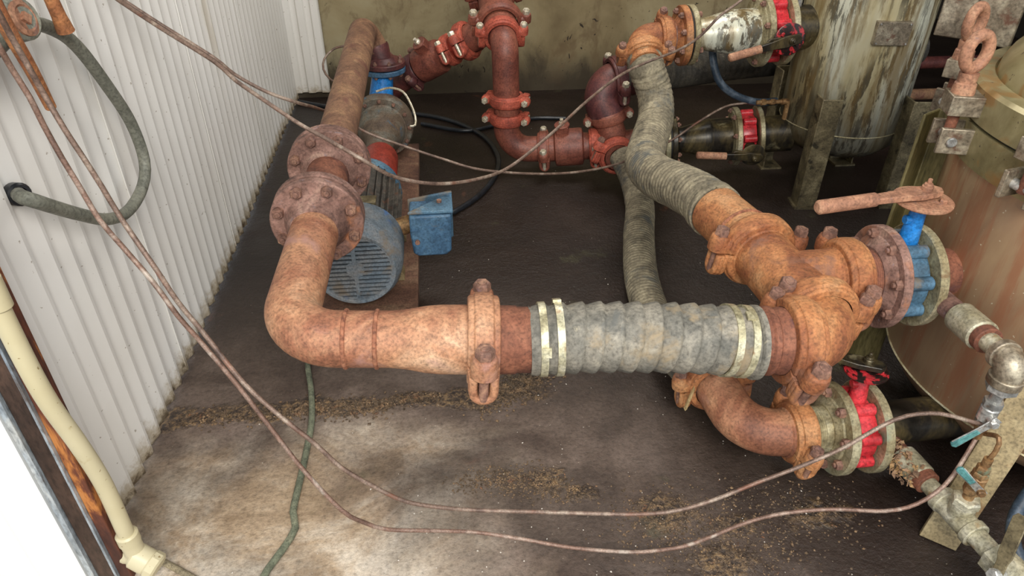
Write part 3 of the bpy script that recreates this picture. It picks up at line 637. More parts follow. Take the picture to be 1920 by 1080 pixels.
m = MB(); pr = [(zb + .083, RT - .02), (zb + .083, RT + .012), (zb + .150, RT + .012), (zb + .158, RT + .004), (zb + .160, RT - .03)]
for k in range(13):
    t = k / 12 * PI / 2; pr.append((zb + .155 + .19 * math.sin(t), (RT - .035) * math.cos(t)))
m.lathe(CT, (0, 0, 1), pr, 96); m.build('lid', 'lid', T, ang=40)
def lug(ang, eye=True, tw=.3):
    d = V((math.cos(ang), math.sin(ang), 0)); t = V((-d.y, d.x, 0)); B = CT + d * (RT + .050)
    R = Matrix((d, t, V((0, 0, 1)))).transposed()
    m = MB()
    for s in (1, -1): m.box(CT + d * (RT + .034) + t * s * .030 + V((0, 0, zb + .040)), (.085, .011, .058), R)
    L = m.build('clamp_lug', 'lug_steel', T, bevel=.002)
    m = MB(); m.cyl(B + t * .043 + V((0, 0, zb + .040)), B - t * .043 + V((0, 0, zb + .040)), .011, 16, ch=.002); m.build('pin', 'chrome', L)
    m = MB(); m.box(CT + d * (RT + .036) + V((0, 0, zb + .118)), (.080, .062, .044), R); m.build('lid_lug', 'lug_steel', T, bevel=.002)
    m = MB(); m.cyl(B + V((0, 0, zb + .03)), B + V((0, 0, zb + .16)), .012, 14); m.build('swing_bolt', 'rust_brown', T)
    if eye:
        m = MB(); z0 = zb + .134
        m.cyl(B + V((0, 0, z0)), B + V((0, 0, z0 + .030)), .024, 20, .022, .003)
        m.cyl(B + V((0, 0, z0 + .029)), B + V((0, 0, z0 + .050)), .019, 20, .020)
        c = B + V((0, 0, z0 + .094)); q = (t * tw + d * (1 - tw)).normalized()
        m.tube([c + (q * math.cos(k / 28 * 2 * PI) * .026 + V((0, 0, 1)) * math.sin(k / 28 * 2 * PI) * .035) for k in range(28)], .0128, 14, closed=True)
        m.build('eye_nut', 'eye_rust', T)
lug(math.radians(163)); lug(math.radians(130), tw=.75); lug(math.radians(194), False)
m = MB(); m.box(CT + V((-.20, .46, zb + .25)), (.02, .10, .20), Matrix.Rotation(.7, 3, 'Z')); m.box(CT + V((-.24, .52, zb + .28)), (.12, .02, .26), Matrix.Rotation(-.75, 3, 'Z')); m.build('lid_bracket', 'lug_steel', T, bevel=.003)
# legs
def angle_leg(T, b, t, wd, d1, d2, mat, foot=True, th=.008, name='leg'):
    """L profile from b (bottom) to t (top); flanges along d1 and d2 from the corner"""
    b = V(b); t = V(t); d1 = V(d1).normalized(); d2 = V(d2).normalized(); h = t - b
    poly = [(0, 0), (wd, 0), (wd, th), (th, th), (th, wd), (0, wd)]
    L = MB().prism(poly, b + V((0, 0, .006 if foot else 0)), d1, d2, h / h.length, h.length - .006).build(name, mat, T, bevel=.003)
    if foot:
        c = b + (d1 + d2) * wd * .5
        R = Matrix((d1, V((0, 0, 1)).cross(d1), V((0, 0, 1)))).transposed()
        m = MB(); m.box(V((c.x, c.y, .004)), (wd * 1.25, wd * 1.25, .008), R); m.build('foot_plate', mat, L)
    return L
angle_leg(T, (1.235, 1.60, 0), (1.235, 1.60, .80), .075, (-.85, -.5, 0), (.5, -.85, 0), 'leg_olive', False)
m = MB(); b0 = V((1.062, .952, .004)); w1 = V((.062, -.052, 0)) * .95; tt = V((.150, .085, .50)); nrm = w1.cross(tt).normalized()
vs = [b0, b0 + w1, b0 + w1 + tt, b0 + tt]; bk = V((.03, .04, 0)) * .25
m.add(vs + [p + bk for p in vs], [(0, 1, 2, 3), (7, 6, 5, 4), (0, 4, 5, 1), (1, 5, 6, 2), (2, 6, 7, 3), (3, 7, 4, 0)])
s2 = b0 + w1; vv = [s2, s2 + V((.05, .055, 0)), s2 + V((.05, .055, 0)) + tt, s2 + tt]; bk2 = V((-.006, .006, 0))
m.add(vv + [p + bk2 for p in vv], [(0, 1, 2, 3), (7, 6, 5, 4), (0, 4, 5, 1), (1, 5, 6, 2), (2, 6, 7, 3), (3, 7, 4, 0)])
m.build('leg', 'leg_tan', T, bevel=.0012)
m = MB(); m.box((1.262, 1.04, .47), (.10, .02, .12), Matrix.Rotation(-.95, 3, 'Z')); m.build('leg_bracket', 'leg_tan', T, bevel=.002)
angle_leg(T, (2.05, 1.62, 0), (2.0, 1.6, .6), .075, (-1, 0, 0), (0, -1, 0), 'leg_tan', False)
angle_leg(T, (2.0, .85, 0), (1.98, .9, .5), .075, (-1, 0, 0), (0, 1, 0), 'leg_tan', False)
# nozzles
m = MB(); m.lathe((VJ2 + .02, 1.30, .505), (1, 0, 0), [(0, .05), (0, .057), (.16, .057), (.16, .04)], 32); N = m.build('nozzle', 'rust_brown', T)
m = MB(); m.lathe((1.232, 1.30, .505), (1, 0, 0), [(-.006, .056), (0, .064), (.012, .066)], 32); m.build('weld_collar', 'leg_tan', N)
flange(T, (VJ2, 1.30, .505), (1, 0, 0), .121, .021, .057, .01, 8, 'flange_steel', 'bolt_rust', .0115, bc=.103, bolts=False)
LJ2 = LJ + .060
m = MB(); m.lathe((LJ2 + .02, 1.17, .15), (1, .05, 0), [(0, .04), (0, .054), (.36, .054), (.36, .04)], 32); m.build('nozzle', 'black_oily', T)
flange(T, (LJ2, 1.17, .15), (1, 0, 0), .1145, .022, .057, .01, bolts=False, mat='flange_steel')

# ================================================================== small piping right
def hexnut(m, p, a, r, h): m.hexp(p, a, r, h)
Y = V((0, -1, 0)); Z = V((0, 0, 1))
B = V((1.075, 1.262, .545))
T = thing('drain_branch', 'upper galvanised branch pipe dropping from the blue valve nozzle beside the rusty vessel', 'pipe', (1.08, .96, .39))
bx0 = V((1.105, 1.235, .490)); b1 = V((1.078, .955, .525))
ad = unit(bx0, b1)
MB().cyl(bx0 + ad * .02, bx0 + ad * .115, .0255, 24).build('pipe', 'rust_purple', T)
m = MB(); m.cyl(bx0 + ad * .10, bx0 + ad * .185, .034, 24, ch=.003); m.build('socket', 'galv', T)
m = MB(); m.cyl(bx0 + ad * .18, bx0 + ad * .205, .029, 24, ch=.002); m.build('bushing', 'rust_brown', T)
m = MB(); m.cyl(bx0 + ad * .2, bx0 + ad * .26, .021, 20); m.build('nipple', 'galv', T)
el = bx0 + ad * .285
m = MB(); m.tube(fillet([el - ad * .038, el, el - Z * .045], .02), .028, 22); m.cyl(el - ad * .04, el - ad * .022, .032, 22, ch=.002); m.cyl(el - Z * .032, el - Z * .052, .032, 22, ch=.002); m.build('elbow', 'lug_steel', T)
q = el - Z * .052
m = MB(); m.hexp(q, -Z, .030, .018); m.cyl(q - Z * .015, q - Z * .05, .0125, 16); m.build('reducing_nipple', 'chrome', T)
q = q - Z * .045
def small_ball_valve(name, label, p, d, mat, hmat, hdir, s=1.0, ln=.07, ed=(0, 0, 1)):
    p = V(p); d = V(d).normalized(); hd = (V(hdir) - d * V(hdir).dot(d)).normalized(); g = d.cross(hd)
    T = thing(name, label, 'valve', p + d * .06 * s if d.z < 0 else p)
    m = MB(); m.hexp(p, d, .019 * s, .018 * s); m.cyl(p + d * .016 * s, p + d * .052 * s, .018 * s, 18, ch=.003); m.hexp(p + d * .05 * s, d, .017 * s, .016 * s)
    m.build('valve_body', mat, T)
    c = p + d * .034 * s
    m = MB(); m.cyl(c, c + hd * .034 * s, .009 * s, 12); m.hexp(c + hd * .032 * s, hd, .009 * s, .008 * s); m.build('stem', mat, T)
    m = MB(); o = c + hd * .028 * s; e = (V(ed) - hd * V(ed).dot(hd)).normalized(); f = hd.cross(e)
    m.prism([(-.012 * s, -.009 * s), (.03 * s, -.008 * s), (ln, -.010 * s), (ln, .010 * s), (.03 * s, .008 * s), (-.012 * s, .009 * s)], o, e, f, hd, .003)
    H = m.build('lever_handle', 'chrome', T, bevel=.001)
    m = MB(); m.prism([(.032 * s, -.0065 * s), (ln + .004, -.008 * s), (ln + .008, 0), (ln + .004, .008 * s), (.032 * s, .0065 * s)], o - hd * .002, e, f, hd, .007); m.build('lever_sleeve', hmat, H, bevel=.002)
    return T
small_ball_valve('ball_valve', 'small chrome ball valve with teal lever hanging from the upper branch', q, (0, 0, -1), 'chrome', 'teal', (-.3, -1, .1), 1.0, .085, (-.6, 0, -.8))
q2 = q - Z * .064
m = MB(); m.hexp(q2, -Z, .014, .014); m.cyl(q2 - Z * .012, q2 - Z * .04, .010, 14, ch=.002); tag(m.build('compression_fitting', 'brass'), 'small copper fitting below the chrome ball valve', 'fitting')
# lower drain line
L0 = V((1.045, 1.125, .135)); L1 = V((1.115, .62, .135)); ld = unit(L0, L1)
T = thing('drain_pipe', 'lower galvanised drain pipe with tee running towards the bottom right corner', 'pipe', (1.07, .9, .1))
def lp(s): return L0 + ld * s
MB().cyl(lp(-.02), lp(.05), .024, 22).build('pipe', 'rust_brown', T)
MB().cyl(lp(.045), lp(.115), .032, 24, ch=.003).build('socket', 'galv', T)
MB().cyl(lp(.11), lp(.135), .029, 24, ch=.002).build('bushing', 'rust_brown', T)
MB().cyl(lp(.13), lp(.175), .020, 20).build('nipple', 'galv', T)
tc = lp(.225)
m = MB(); m.cyl(tc - ld * .055, tc + ld * .055, .027, 24, ch=.003); m.cyl(tc - ld * .055, tc - ld * .035, .031, 24, ch=.002); m.cyl(tc + ld * .035, tc + ld * .055, .031, 24, ch=.002)
m.cyl(tc, tc + Z * .045, .026, 24, ch=.003); m.hexp(tc + Z * .043, Z, .029, .018); m.build('tee', 'galv', T)
m = MB(); m.cyl(lp(.275), lp(.33), .022, 20); m.build('nipple', 'galv', T)
m = MB(); m.cyl(tc + Z * .058, tc + Z * .085, .011, 14); m.build('riser', 'brass', T)
small_ball_valve('ball_valve', 'small corroded brass valve standing on the lower drain tee', tc + Z * .08, (0, 0, 1), 'brass', 'teal', (-.35, -1, 0), .95, .075, (-.75, 0, .66))
t3 = tc + Z * .145
m = MB(); m.hexp(t3, Z, .014, .014); m.cyl(t3 + Z * .01, t3 + Z * .035, .009, 14)
m.tube(spline([t3 + Z * .03, t3 + Z * .06 + V((.006, 0, 0)), t3 + Z * .085 + V((.008, .01, 0)), q2 - Z * .03 + V((.012, 0, .0))], .01), .005, 10)
tag(m.build('copper_tube', 'brass'), 'short greenish copper tube above the brass valve', 'tube')
# big ball valve at the corner
T = thing('ball_valve', 'large pale ball valve with grey flat lever at the bottom right corner', 'valve', lp(.37) - V((0, 0, .035)))
m = MB(); m.hexp(lp(.325), ld, .036, .03); m.cyl(lp(.35), lp(.43), .036, 24, ch=.005); m.hexp(lp(.425), ld, .035, .03); m.build('valve_body', 'galv', T)
c = lp(.375); hd = V((-1, -.12, .35)).normalized()
m = MB(); m.cyl(c, c + hd * .055, .014, 14); m.hexp(c + hd * .052, hd, .014, .012); m.build('stem', 'chrome', T)
o = c + hd * .046; e = V((.28, .30, .75)); e = (e - hd * e.dot(hd)).normalized(); f = hd.cross(e)
m = MB(); m.prism([(-.02, -.011), (.03, -.011), (.045, -.015), (.125, -.015), (.135, -.008), (.135, .008), (.125, .015), (.045, .015), (.03, .011), (-.02, .011)], o, e, f, hd, .004); m.build('lever_handle', 'leg_steel', T, bevel=.0012)
# debris caught on the drain pipe
m = MB(); rnd = random.Random(5)
for k in range(170):
    q = rnd.uniform(-.005, .125); a = rnd.uniform(1.7, 3.9)
    c = lp(q) + V((math.cos(a), 0, math.sin(a))) * rnd.uniform(.026, .046); z = rnd.uniform(.0025, .009)
    A = Matrix.Rotation(rnd.random() * 6, 3, 'X') @ Matrix.Rotation(rnd.random() * 6, 3, 'Z')
    m.add([c + A @ V((x * z * rnd.uniform(.5, 1.6), y * z * rnd.uniform(.4, 1.2), w * z * rnd.uniform(.4, 1))) for x, y, w in ((1, 0, 0), (-1, 0, 0), (0, 1, 0), (0, -1, 0), (0, 0, 1), (0, 0, -1))], [(0, 2, 4), (2, 1, 4), (1, 3, 4), (3, 0, 4), (2, 0, 5), (1, 2, 5), (3, 1, 5), (0, 3, 5)])
    if k % 6 == 0: m.tube([c, c + V((rnd.uniform(-.012, .004), rnd.uniform(-.012, .012), rnd.uniform(-.012, .012))), c + V((rnd.uniform(-.02, .006), rnd.uniform(-.02, .02), rnd.uniform(-.02, .014)))], .0012, 4)
tag(m.build('debris_clump', 'nest'), 'shaggy brown clump of debris stuck to the lower drain pipe', 'debris', kind='stuff')
# blue-black hose at right edge
m = MB(); m.tube(spline([(1.30, .93, .23), (1.22, .905, .19), (1.175, .86, .13), (1.175, .79, .085), (1.20, .71, .06), (1.26, .66, .05)], .015), .0135, 14)
tag(m.build('rubber_hose', 'blue_rubber'), 'blue-black rubber hose curving in at the bottom right edge', 'hose')

# ================================================================== left tank (behind)
CL = V((1.713, 2.80, 0)); RL = .243
T = thing('filter_vessel', 'tall cream vessel with black stains and nameplate behind the hoses', 'tank', CL)
m = MB(); m.lathe(CL, (0, 0, 1), [(.17, 0), (.175, RL * .5), (.195, RL * .78), (.235, RL * .95), (.30, RL), (1.75, RL)], 80); m.build('shell', 'tank_left', T, ang=50)
m = MB(); m.lathe(CL, (0, 0, 1), [(.296, RL - .001), (.30, RL + .003), (.304, RL - .001)], 80); m.build('weld_seam', 'flange_steel', T)
dn = (V((0, 0, 0)) - CL); dn.z = 0; dn.normalize(); dn = Matrix.Rotation(.42, 3, 'Z') @ dn; tn = V((-dn.y, dn.x, 0))
R = Matrix((dn, tn, Z)).transposed()
m = MB(); m.box(CL + dn * (RL + .004) + Z * .715, (.028, .125, .085), R); P = m.build('nameplate', 'lug_steel', T, bevel=.002)
m = MB()
for sy in (-1, 1):
    for sz in (-1, 1): m.cyl(CL + dn * (RL + .017) + tn * sy * .054 + Z * (.715 + sz * .035), CL + dn * (RL + .021) + tn * sy * .054 + Z * (.715 + sz * .035), .003, 8)
m.build('rivets', 'chrome', P)
angle_leg(T, (1.478, 2.548, 0), (1.478, 2.548, .47), .080, (.12, .99, 0), (.99, -.12, 0), 'leg_steel')
angle_leg(T, (1.838, 2.52, 0), (1.838, 2.52, .46), .080, (.12, .99, 0), (.99, -.12, 0), 'leg_steel')
angle_leg(T, (1.93, 3.02, 0), (1.93, 3.02, .46), .078, (-1, 0, 0), (0, -1, 0), 'leg_steel')
angle_leg(T, (1.49, 3.02, 0), (1.49, 3.02, .46), .078, (1, 0, 0), (0, -1, 0), 'leg_steel')
# upper line to the tank
UY = 2.80; UZ = .665; ud = V((1, 0, .045)).normalized(); U0 = V((.985, UY, .658))
def ul(x): return U0 + ud * (x - .985) / ud.x
m = MB(); m.lathe(ul(1.385), ud, [(0, .07), (0, .084), (.15, .084), (.15, .06)], 32); Nn = m.build('nozzle', 'black_oily', T)
flange(T, ul(1.362), ud, .14, .024, .084, .006, 8, 'flange_steel', 'bolt_rust', .011, bolts=False)
m = MB(); a = ul(1.42) + Z * .08; m.cyl(a, a + Z * .06, .013, 14); m.hexp(a + Z * .05, Z, .018, .03); m.build('gauge_port', 'chrome', T)
LL0 = V((.36, 3.00, .115)); LL1 = V((1.46, 2.82, .225)); lld = unit(LL0, LL1)
def ll(x): return LL0 + lld * (x - LL0.x) / lld.x
m = MB(); m.lathe(ll(1.385), lld, [(0, .05), (0, .078), (.13, .078), (.13, .06)], 32); m.build('nozzle', 'black_oily', T)
flange(T, ll(1.366), lld, .125, .02, .078, .006, 8, 'flange_steel', 'bolt_rust', .011, bolts=False)
# elbow at top back
T = thing('pipe_elbow', 'orange rusty elbow at the top of the long ribbed hose', 'pipe elbow', (.81, 2.78, .55))
MB().tube(fillet([ul(.905), V((.800, 2.80, .650)), V((.800, 2.735, .610))], .055), .057, 28, True).build('elbow', 'rust_orange', T)
m = MB(); m.tube([(.800, 2.745, .615), (.802, 2.69, .585)], .061, 28); m.build('hose_stub', 'rust_orange', T)
coupling(ul(.900), ud, (0, -.75, -.6), .057, 'rusty coupling between the top elbow and the rusty flange', 'rust_orange', s=1.0)
coupling((.801, 2.738, .612), (0, -.82, -.5), (1, 0, 0), .057, 'orange coupling at the upper end of the long ribbed hose', 'rust_orange', s=1.0)
T = thing('flanged_spool', 'rusty flanged spool right of the top elbow', 'pipe', (.95, 2.8, .55))
MB().lathe(ul(.905), ud, [(0, .04), (0, .057), (.06, .057), (.06, .04)], 28).build('pipe', 'rust_purple', T)
flange(T, ul(.980), -ud, .114, .026, .057, .02, 8, 'rust_orange', 'bolt_rust', .012, bc=.093, thick=.06)
m = MB(); m.lathe(ul(.98), ud, [(0, .05), (0, .105), (.008, .105), (.008, .05)], 36); m.build('gasket', 'gasket', T)
T = thing('pipe_reducer', 'shiny stained steel reducer widening towards the upper red valve', 'pipe reducer', ul(1.15) - V((0, 0, .1)))
MB().lathe(ul(1.008), ud, [(0, .055), (.025, .055), (.035, .058), (.145, .083), (.155, .0845), (.162, .0865), (.169, .0845), (.27, .0845)], 40).build('cone', 'tank_left', T)
flange(T, ul(.988), ud, .114, .022, .057, .012, 8, 'flange_steel', bolts=False)
flange(T, ul(1.292), -ud, .14, .024, .0845, .010, 8, 'flange_steel', 'bolt_rust', .012, bc=.12, thick=.02, far=False)
valve('butterfly_valve', 'upper red butterfly valve on the cream vessel', ul(1.327), ud, (.15, -1, .05), .135, .062, 8, (-1, -.12, -.25), .24, 'paint_red', 'black_oily', 'paint_red_oily', 'black_oily', neck=.03, plate_r=.06)
# lower line
T = thing('pipe_reducer', 'oily black steel reducer widening towards the middle red valve', 'pipe reducer', ll(1.15) - V((0, 0, .1)))
MB().lathe(ll(1.03), lld, [(0, .055), (.03, .055), (.04, .058), (.13, .081), (.14, .082), (.146, .084), (.152, .082), (.24, .082)], 40).build('cone', 'black_oily', T)
flange(T, ll(1.012), lld, .108, .022, .057, .012, 8, 'black_oily', 'bolt_rust', .011, bc=.09, thick=.045)
flange(T, ll(1.295), -lld, .125, .022, .082, .010, 8, 'flange_steel', 'bolt_rust', .011, bc=.11, thick=.02, far=False)
valve('butterfly_valve', 'middle red butterfly valve low on the cream vessel', ll(1.33), lld, (.1, -1, -.12), .12, .055, 8, (-1, -.1, -.02), .24, 'paint_red', 'black_oily', 'black_oily', 'black_oily', neck=.03, plate_r=.05)
# brass gauge fittings over the lower valve
m = MB(); a = V((1.33, 2.80, .375)); m.cyl(a, a + V((.05, 0, 0)), .009, 12); m.hexp(a + V((.02, 0, 0)), (1, 0, 0), .014, .02); m.hexp(a + V((.06, 0, 0)), (1, 0, 0), .013, .02); m.cyl(a + V((.05, 0, 0)), a + V((.12, 0, 0)), .009, 12)
m.tube(fillet([a + V((.11, 0, 0)), a + V((.14, 0, 0)), a + V((.14, 0, -.085))], .014), .013, 12)
tag(m.build('gauge_fitting', 'brass'), 'brass fitting and elbow above the middle red valve', 'fitting')

# ================================================================== red manifold
def vz(x, z): return V((x, 3.02, z))
bolts_w = 'bolt_zinc'
T = thing('pipe_elbow', 'reddish pipe elbow dropping below the stacked red couplings to the right', 'pipe elbow', (.32, 3.01, .05))
MB().tube(fillet([vz(.295, .245), V((.300, 3.015, .115)), ll(.455)], .10), .057, 28, True).build('elbow', 'red_pipe', T)
coupling(vz(.297, .262), (0, 0, 1), (1, -.35, 0), .057, 'lower of two stacked red couplings on the drop pipe', 'red_coupling', 'bolt_zinc', 'stacked red couplings', s=.95)
m = MB(); m.cyl(vz(.297, .26), vz(.297, .345), .056, 28); tag(m.build('pipe_spool', 'red_pipe'), 'short dark pipe between the two stacked red couplings', 'pipe')
coupling(vz(.297, .345), (0, 0, 1), (1, -.35, 0), .057, 'upper of two stacked red couplings on the drop pipe', 'red_coupling', 'bolt_zinc', 'stacked red couplings', s=.95)
T = thing('pipe_elbow', 'glossy reddish-brown elbow curving down from the red cross fitting', 'pipe elbow', (.29, 3.0, .36))
MB().tube(fillet([V((.283, 3.10, .60)), V((.290, 3.02, .575)), vz(.296, .345)], .055), .057, 28, True).build('elbow', 'red_pipe', T)
coupling((.283, 3.10, .60), (0, -1, -.35), (1, 0, 0), .060, 'bright red coupling facing the camera above the drop pipe', 'red_coupling', 'bolt_zinc', s=1.0)
T = thing('pipe_tee', 'red tee fitting at the top of the drop pipe', 'pipe tee', (.28, 3.2, .5))
m = MB(); m.tube([(.283, 3.09, .60), (.28, 3.2, .635), (.277, 3.34, .68), (.275, 3.48, .725)], .075, 30); m.build('run', 'red_pipe', T)
sb0 = V((.235, 3.2, .60)); sb1 = V((-.22, 3.42, .30)); sd = unit(sb0, sb1)
m = MB(); m.cyl(sb0, sb0 + sd * .13, .062, 28); m.build('branch', 'red_pipe', T)
coupling((.281, 3.17, .632), (0, -1, -.35), (1, 0, 0), .077, 'dark red coupling behind the bright one on the top tee', 'red_pipe', 'bolt_zinc', s=1.1)
coupling((.276, 3.40, .70), (0, -1, -.35), (1, 0, .25), .077, 'dark red coupling highest on the back wall pipe', 'red_pipe', 'bolt_zinc', s=1.1)
T = thing('pipe_riser', 'dark pipe at the top of the picture rising from the red tee', 'pipe', (.27, 3.6, .6))
MB().tube(spline([(.276, 3.42, .71), (.272, 3.56, .76), (.268, 3.66, .85), (.268, 3.68, 1.6)], .04), .085, 28).build('pipe', 'maroon', T)
flange(T, (.272, 3.60, .79), (0, -.5, -.85), .12, .025, .085, .01, 8, 'maroon', 'bolt_rust', .012, bolts=False)
coupling(sb0 + sd * .125, sd, (.35, -1, .55), .064, 'red coupling on the slanting branch next to the top tee', 'red_coupling', 'bolt_zinc', s=1.05)
m = MB(); m.lathe(sb0 + sd * .12, sd, [(0, .064), (.03, .064), (.07, .050), (.09, .050), (.09, .03)], 28); tag(m.build('pipe_reducer', 'red_guard'), 'red reducer between the two red couplings of the slanting branch', 'pipe reducer')
coupling(sb0 + sd * .215, sd, (.35, -1, .55), .051, 'smaller red coupling on the slanting branch by the check valve', 'red_coupling', 'bolt_zinc', s=.95)
def check_valve(label, p0, d, L, r, top, mat):
    T = thing('check_valve', label, 'valve', V(p0) + V(d) * L * .5 - Z * r)
    d = V(d).normalized(); m = MB(); rp = r * .72
    m.lathe(p0, d, [(0, rp * .8), (0, rp), (L * .16, rp), (L * .2, r * .97), (L * .26, r), (L * .78, r), (L * .84, r * .97), (L * .88, rp), (L, rp), (L, rp * .8)], 36); m.build('valve_body', mat, T)
    t = V(top); t = (t - d * t.dot(d)).normalized(); g = d.cross(t); c = V(p0) + d * L * .38
    m = MB(); m.prism([(-.03, -.026), (.03, -.026), (.026, .026), (-.026, .026)], c + t * r * .85, d, g, t, r * .15 + .03); m.cyl(c + t * (r + .028), c + t * (r + .036), .034, 20); m.build('hinge_boss', mat, T, bevel=.002)
    m = MB(); m.hexp(c + t * (r + .035), t, .014, .014); m.cyl(c + t * (r + .04), c + t * (r + .062), .008, 10); m.build('plug', 'bolt_zinc', T)
    return T
check_valve('brown check valve on the slanting branch left of the red couplings', sb0 + sd * .235, sd, .19, .078, (-.3, -.5, 1), 'red_pipe')
coupling(sb0 + sd * .43, sd, (.2, -1, -.3), .055, 'dark brown coupling at the lower end of the slanting branch', 'maroon', 'bolt_rust', s=.95)
m = MB(); m.tube(fillet([sb0 + sd * .43, V((-.24, 3.45, .25)), V((-.26, 3.36, .22))], .06), .055, 26); tag(m.build('pipe_elbow', 'maroon'), 'dark elbow joining the slanting branch to the back of the pump', 'pipe elbow')
# lower run
coupling(ll(.462), lld, (0, -1, -.2), .057, 'reddish coupling left of the low check valve', 'red_pipe', 'bolt_zinc', s=1.0)
check_valve('brown check valve low between two red couplings', ll(.478), lld, .185, .083, (-.2, -.15, 1), 'red_pipe')
coupling(ll(.685), lld, (0, -1, -.2), .057, 'red coupling right of the low check valve', 'red_coupling', 'bolt_zinc', s=1.0)
XC = ll(.765)
T = thing('pipe_cross', 'reddish four-way fitting where the floor hose starts', 'pipe fitting', XC - V((0, 0, .07)))
m = MB(); m.cyl(ll(.69), ll(.88), .060, 28); m.build('run', 'red_pipe', T)
m = MB(); m.lathe(XC, (-.03, -1, -.02), [(0, .075), (.05, .066), (.10, .060), (.14, .060), (.14, .04)], 28); m.build('front_outlet', 'red_pipe', T)
m = MB(); m.lathe(XC, (-.25, .1, 1), [(0, .075), (.05, .066), (.10, .060), (.14, .060), (.14, .04)], 28); m.build('top_outlet', 'red_pipe', T)
coupling(XC + V((-.01, -.125, .0)), (-.03, -1, -.02), (1, 0, -.35), .060, 'bright red coupling at the start of the floor hose', 'red_coupling', 'bolt_rust', s=1.05)
cu = XC + V((-.03, .012, .125))
coupling(cu, (-.25, .1, 1), (1, -.15, .2), .060, 'dark red coupling on top of the four-way fitting', 'red_pipe', 'bolt_zinc', s=.95)
T = thing('pipe_elbow', 'dark maroon elbow rising behind the ribbed hose', 'pipe elbow', cu)
MB().tube(fillet([cu, cu + V((-.07, .04, .135)), cu + V((.16, .07, .155))], .078), .076, 28, True).build('elbow', 'maroon', T)
coupling(cu + V((.035, .05, .147)), (1, .13, .13), (0, -1, -.3), .076, 'dark maroon coupling beside the dark horizontal hose', 'maroon', 'bolt_zinc', s=1.05)
e0 = cu + V((.04, .05, .148))
T = hose('dark_hose', 'dark horizontal hose in shade behind the cream vessel', dense(spline([e0, (1.10, 3.12, .42), (1.45, 3.18, .435), (2.3, 3.26, .45)], .05), .006), .078, .03, .002, 'hose_dark', 28)
T = thing('flanged_spool', 'pale flanged spool half hidden behind the long ribbed hose', 'pipe', ll(.95) - V((0, 0, .1)))
MB().cyl(ll(.90), ll(.985), .057, 28).build('pipe', 'red_pipe', T)
flange(T, ll(1.004), -lld, .108, .022, .057, .014, 8, 'flange_steel', 'bolt_rust', .011, bc=.09, bolts=False)
m = MB(); m.lathe(ll(1.004), lld, [(0, .05), (0, .102), (.008, .102), (.008, .05)], 36); m.build('gasket', 'gasket', T)

# ================================================================== motor and pump
SX, SZ = -.282, .225
T = thing('electric_motor', 'blue-grey electric motor with slotted fan cover under the big flanges', 'motor', (SX, 2.1, .09))
yf = 1.89
m = MB(); m.lathe((SX, yf, SZ), (0, 1, 0), [(0, .110), (-.004, .116), (-.004, .124), (.008, .132), (.03, .142), (.07, .146), (.17, .146), (.175, .142), (.175, .12)], 56); FC = m.build('fan_cover', 'blue_cover', T)
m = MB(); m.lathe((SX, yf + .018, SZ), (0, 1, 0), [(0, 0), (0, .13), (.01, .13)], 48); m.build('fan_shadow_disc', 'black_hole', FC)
m = MB(); Rr = .116
for i in range(-7, 8):
    z = i * .0148; hw = math.sqrt(max(Rr * Rr - z * z, 0)); m.box((SX, yf + .001, SZ + z), (2 * hw, .007, .0088))
m.box((SX, yf, SZ), (.012, .008, 2 * Rr - .006)); m.lathe((SX, yf + .004, SZ), (0, -1, 0), [(0, 0), (0, .030), (.006, .030), (.006, .004), (.003, 0)], 8)
m.lathe((SX, yf + .004, SZ), (0, -1, 0), [(-.003, .106), (-.003, .120), (.006, .120), (.006, .110)], 48)
m.build('grille', 'blue_cover', FC)
m = MB(); m.lathe((SX, 2.05, SZ), (0, 1, 0), [(0, 0), (0, .116), (.40, .116), (.42, .09), (.44, .0)], 48); m.build('frame', 'dark_fins', T)
m = MB()
for k in range(34):
    t = 2 * PI * k / 34; d = V((math.cos(t), 0, math.sin(t))); g = V((0, 1, 0)).cross(d)
    R = Matrix((g, V((0, 1, 0)), d)).transposed(); m.box(V((SX, 2.235, SZ)) + d * .121, (.0045, .30, .024), R)
m.build('cooling_fins', 'dark_fins', T, bevel=.0006)
m = MB(); m.lathe((SX, 2.39, SZ), (0, 1, 0), [(0, .1), (0, .128), (.02, .132), (.05, .128), (.07, .08), (.07, 0)], 48); m.build('end_bell', 'blue_dirty', T)
m = MB(); m.box((SX + .02, 2.10, SZ + .128), (.09, .05, .012)); m.build('rating_plate', 'leg_steel', T, bevel=.001)
for y in (2.10, 2.36):
    for s in (-1, 1):
        m = MB(); m.prism([(-.02, 0), (.05, 0), (.05, .02), (0, .10), (-.02, .10)], (SX + s * .085, y - .03, .058), (s, 0, 0), (0, 0, 1), (0, 1, 0), .06); F = m.build('foot', 'leg_tan', T, bevel=.002)
        bolt(F, (SX + s * .12, y, .078), (0, 0, 1), .010, nut_far=False)
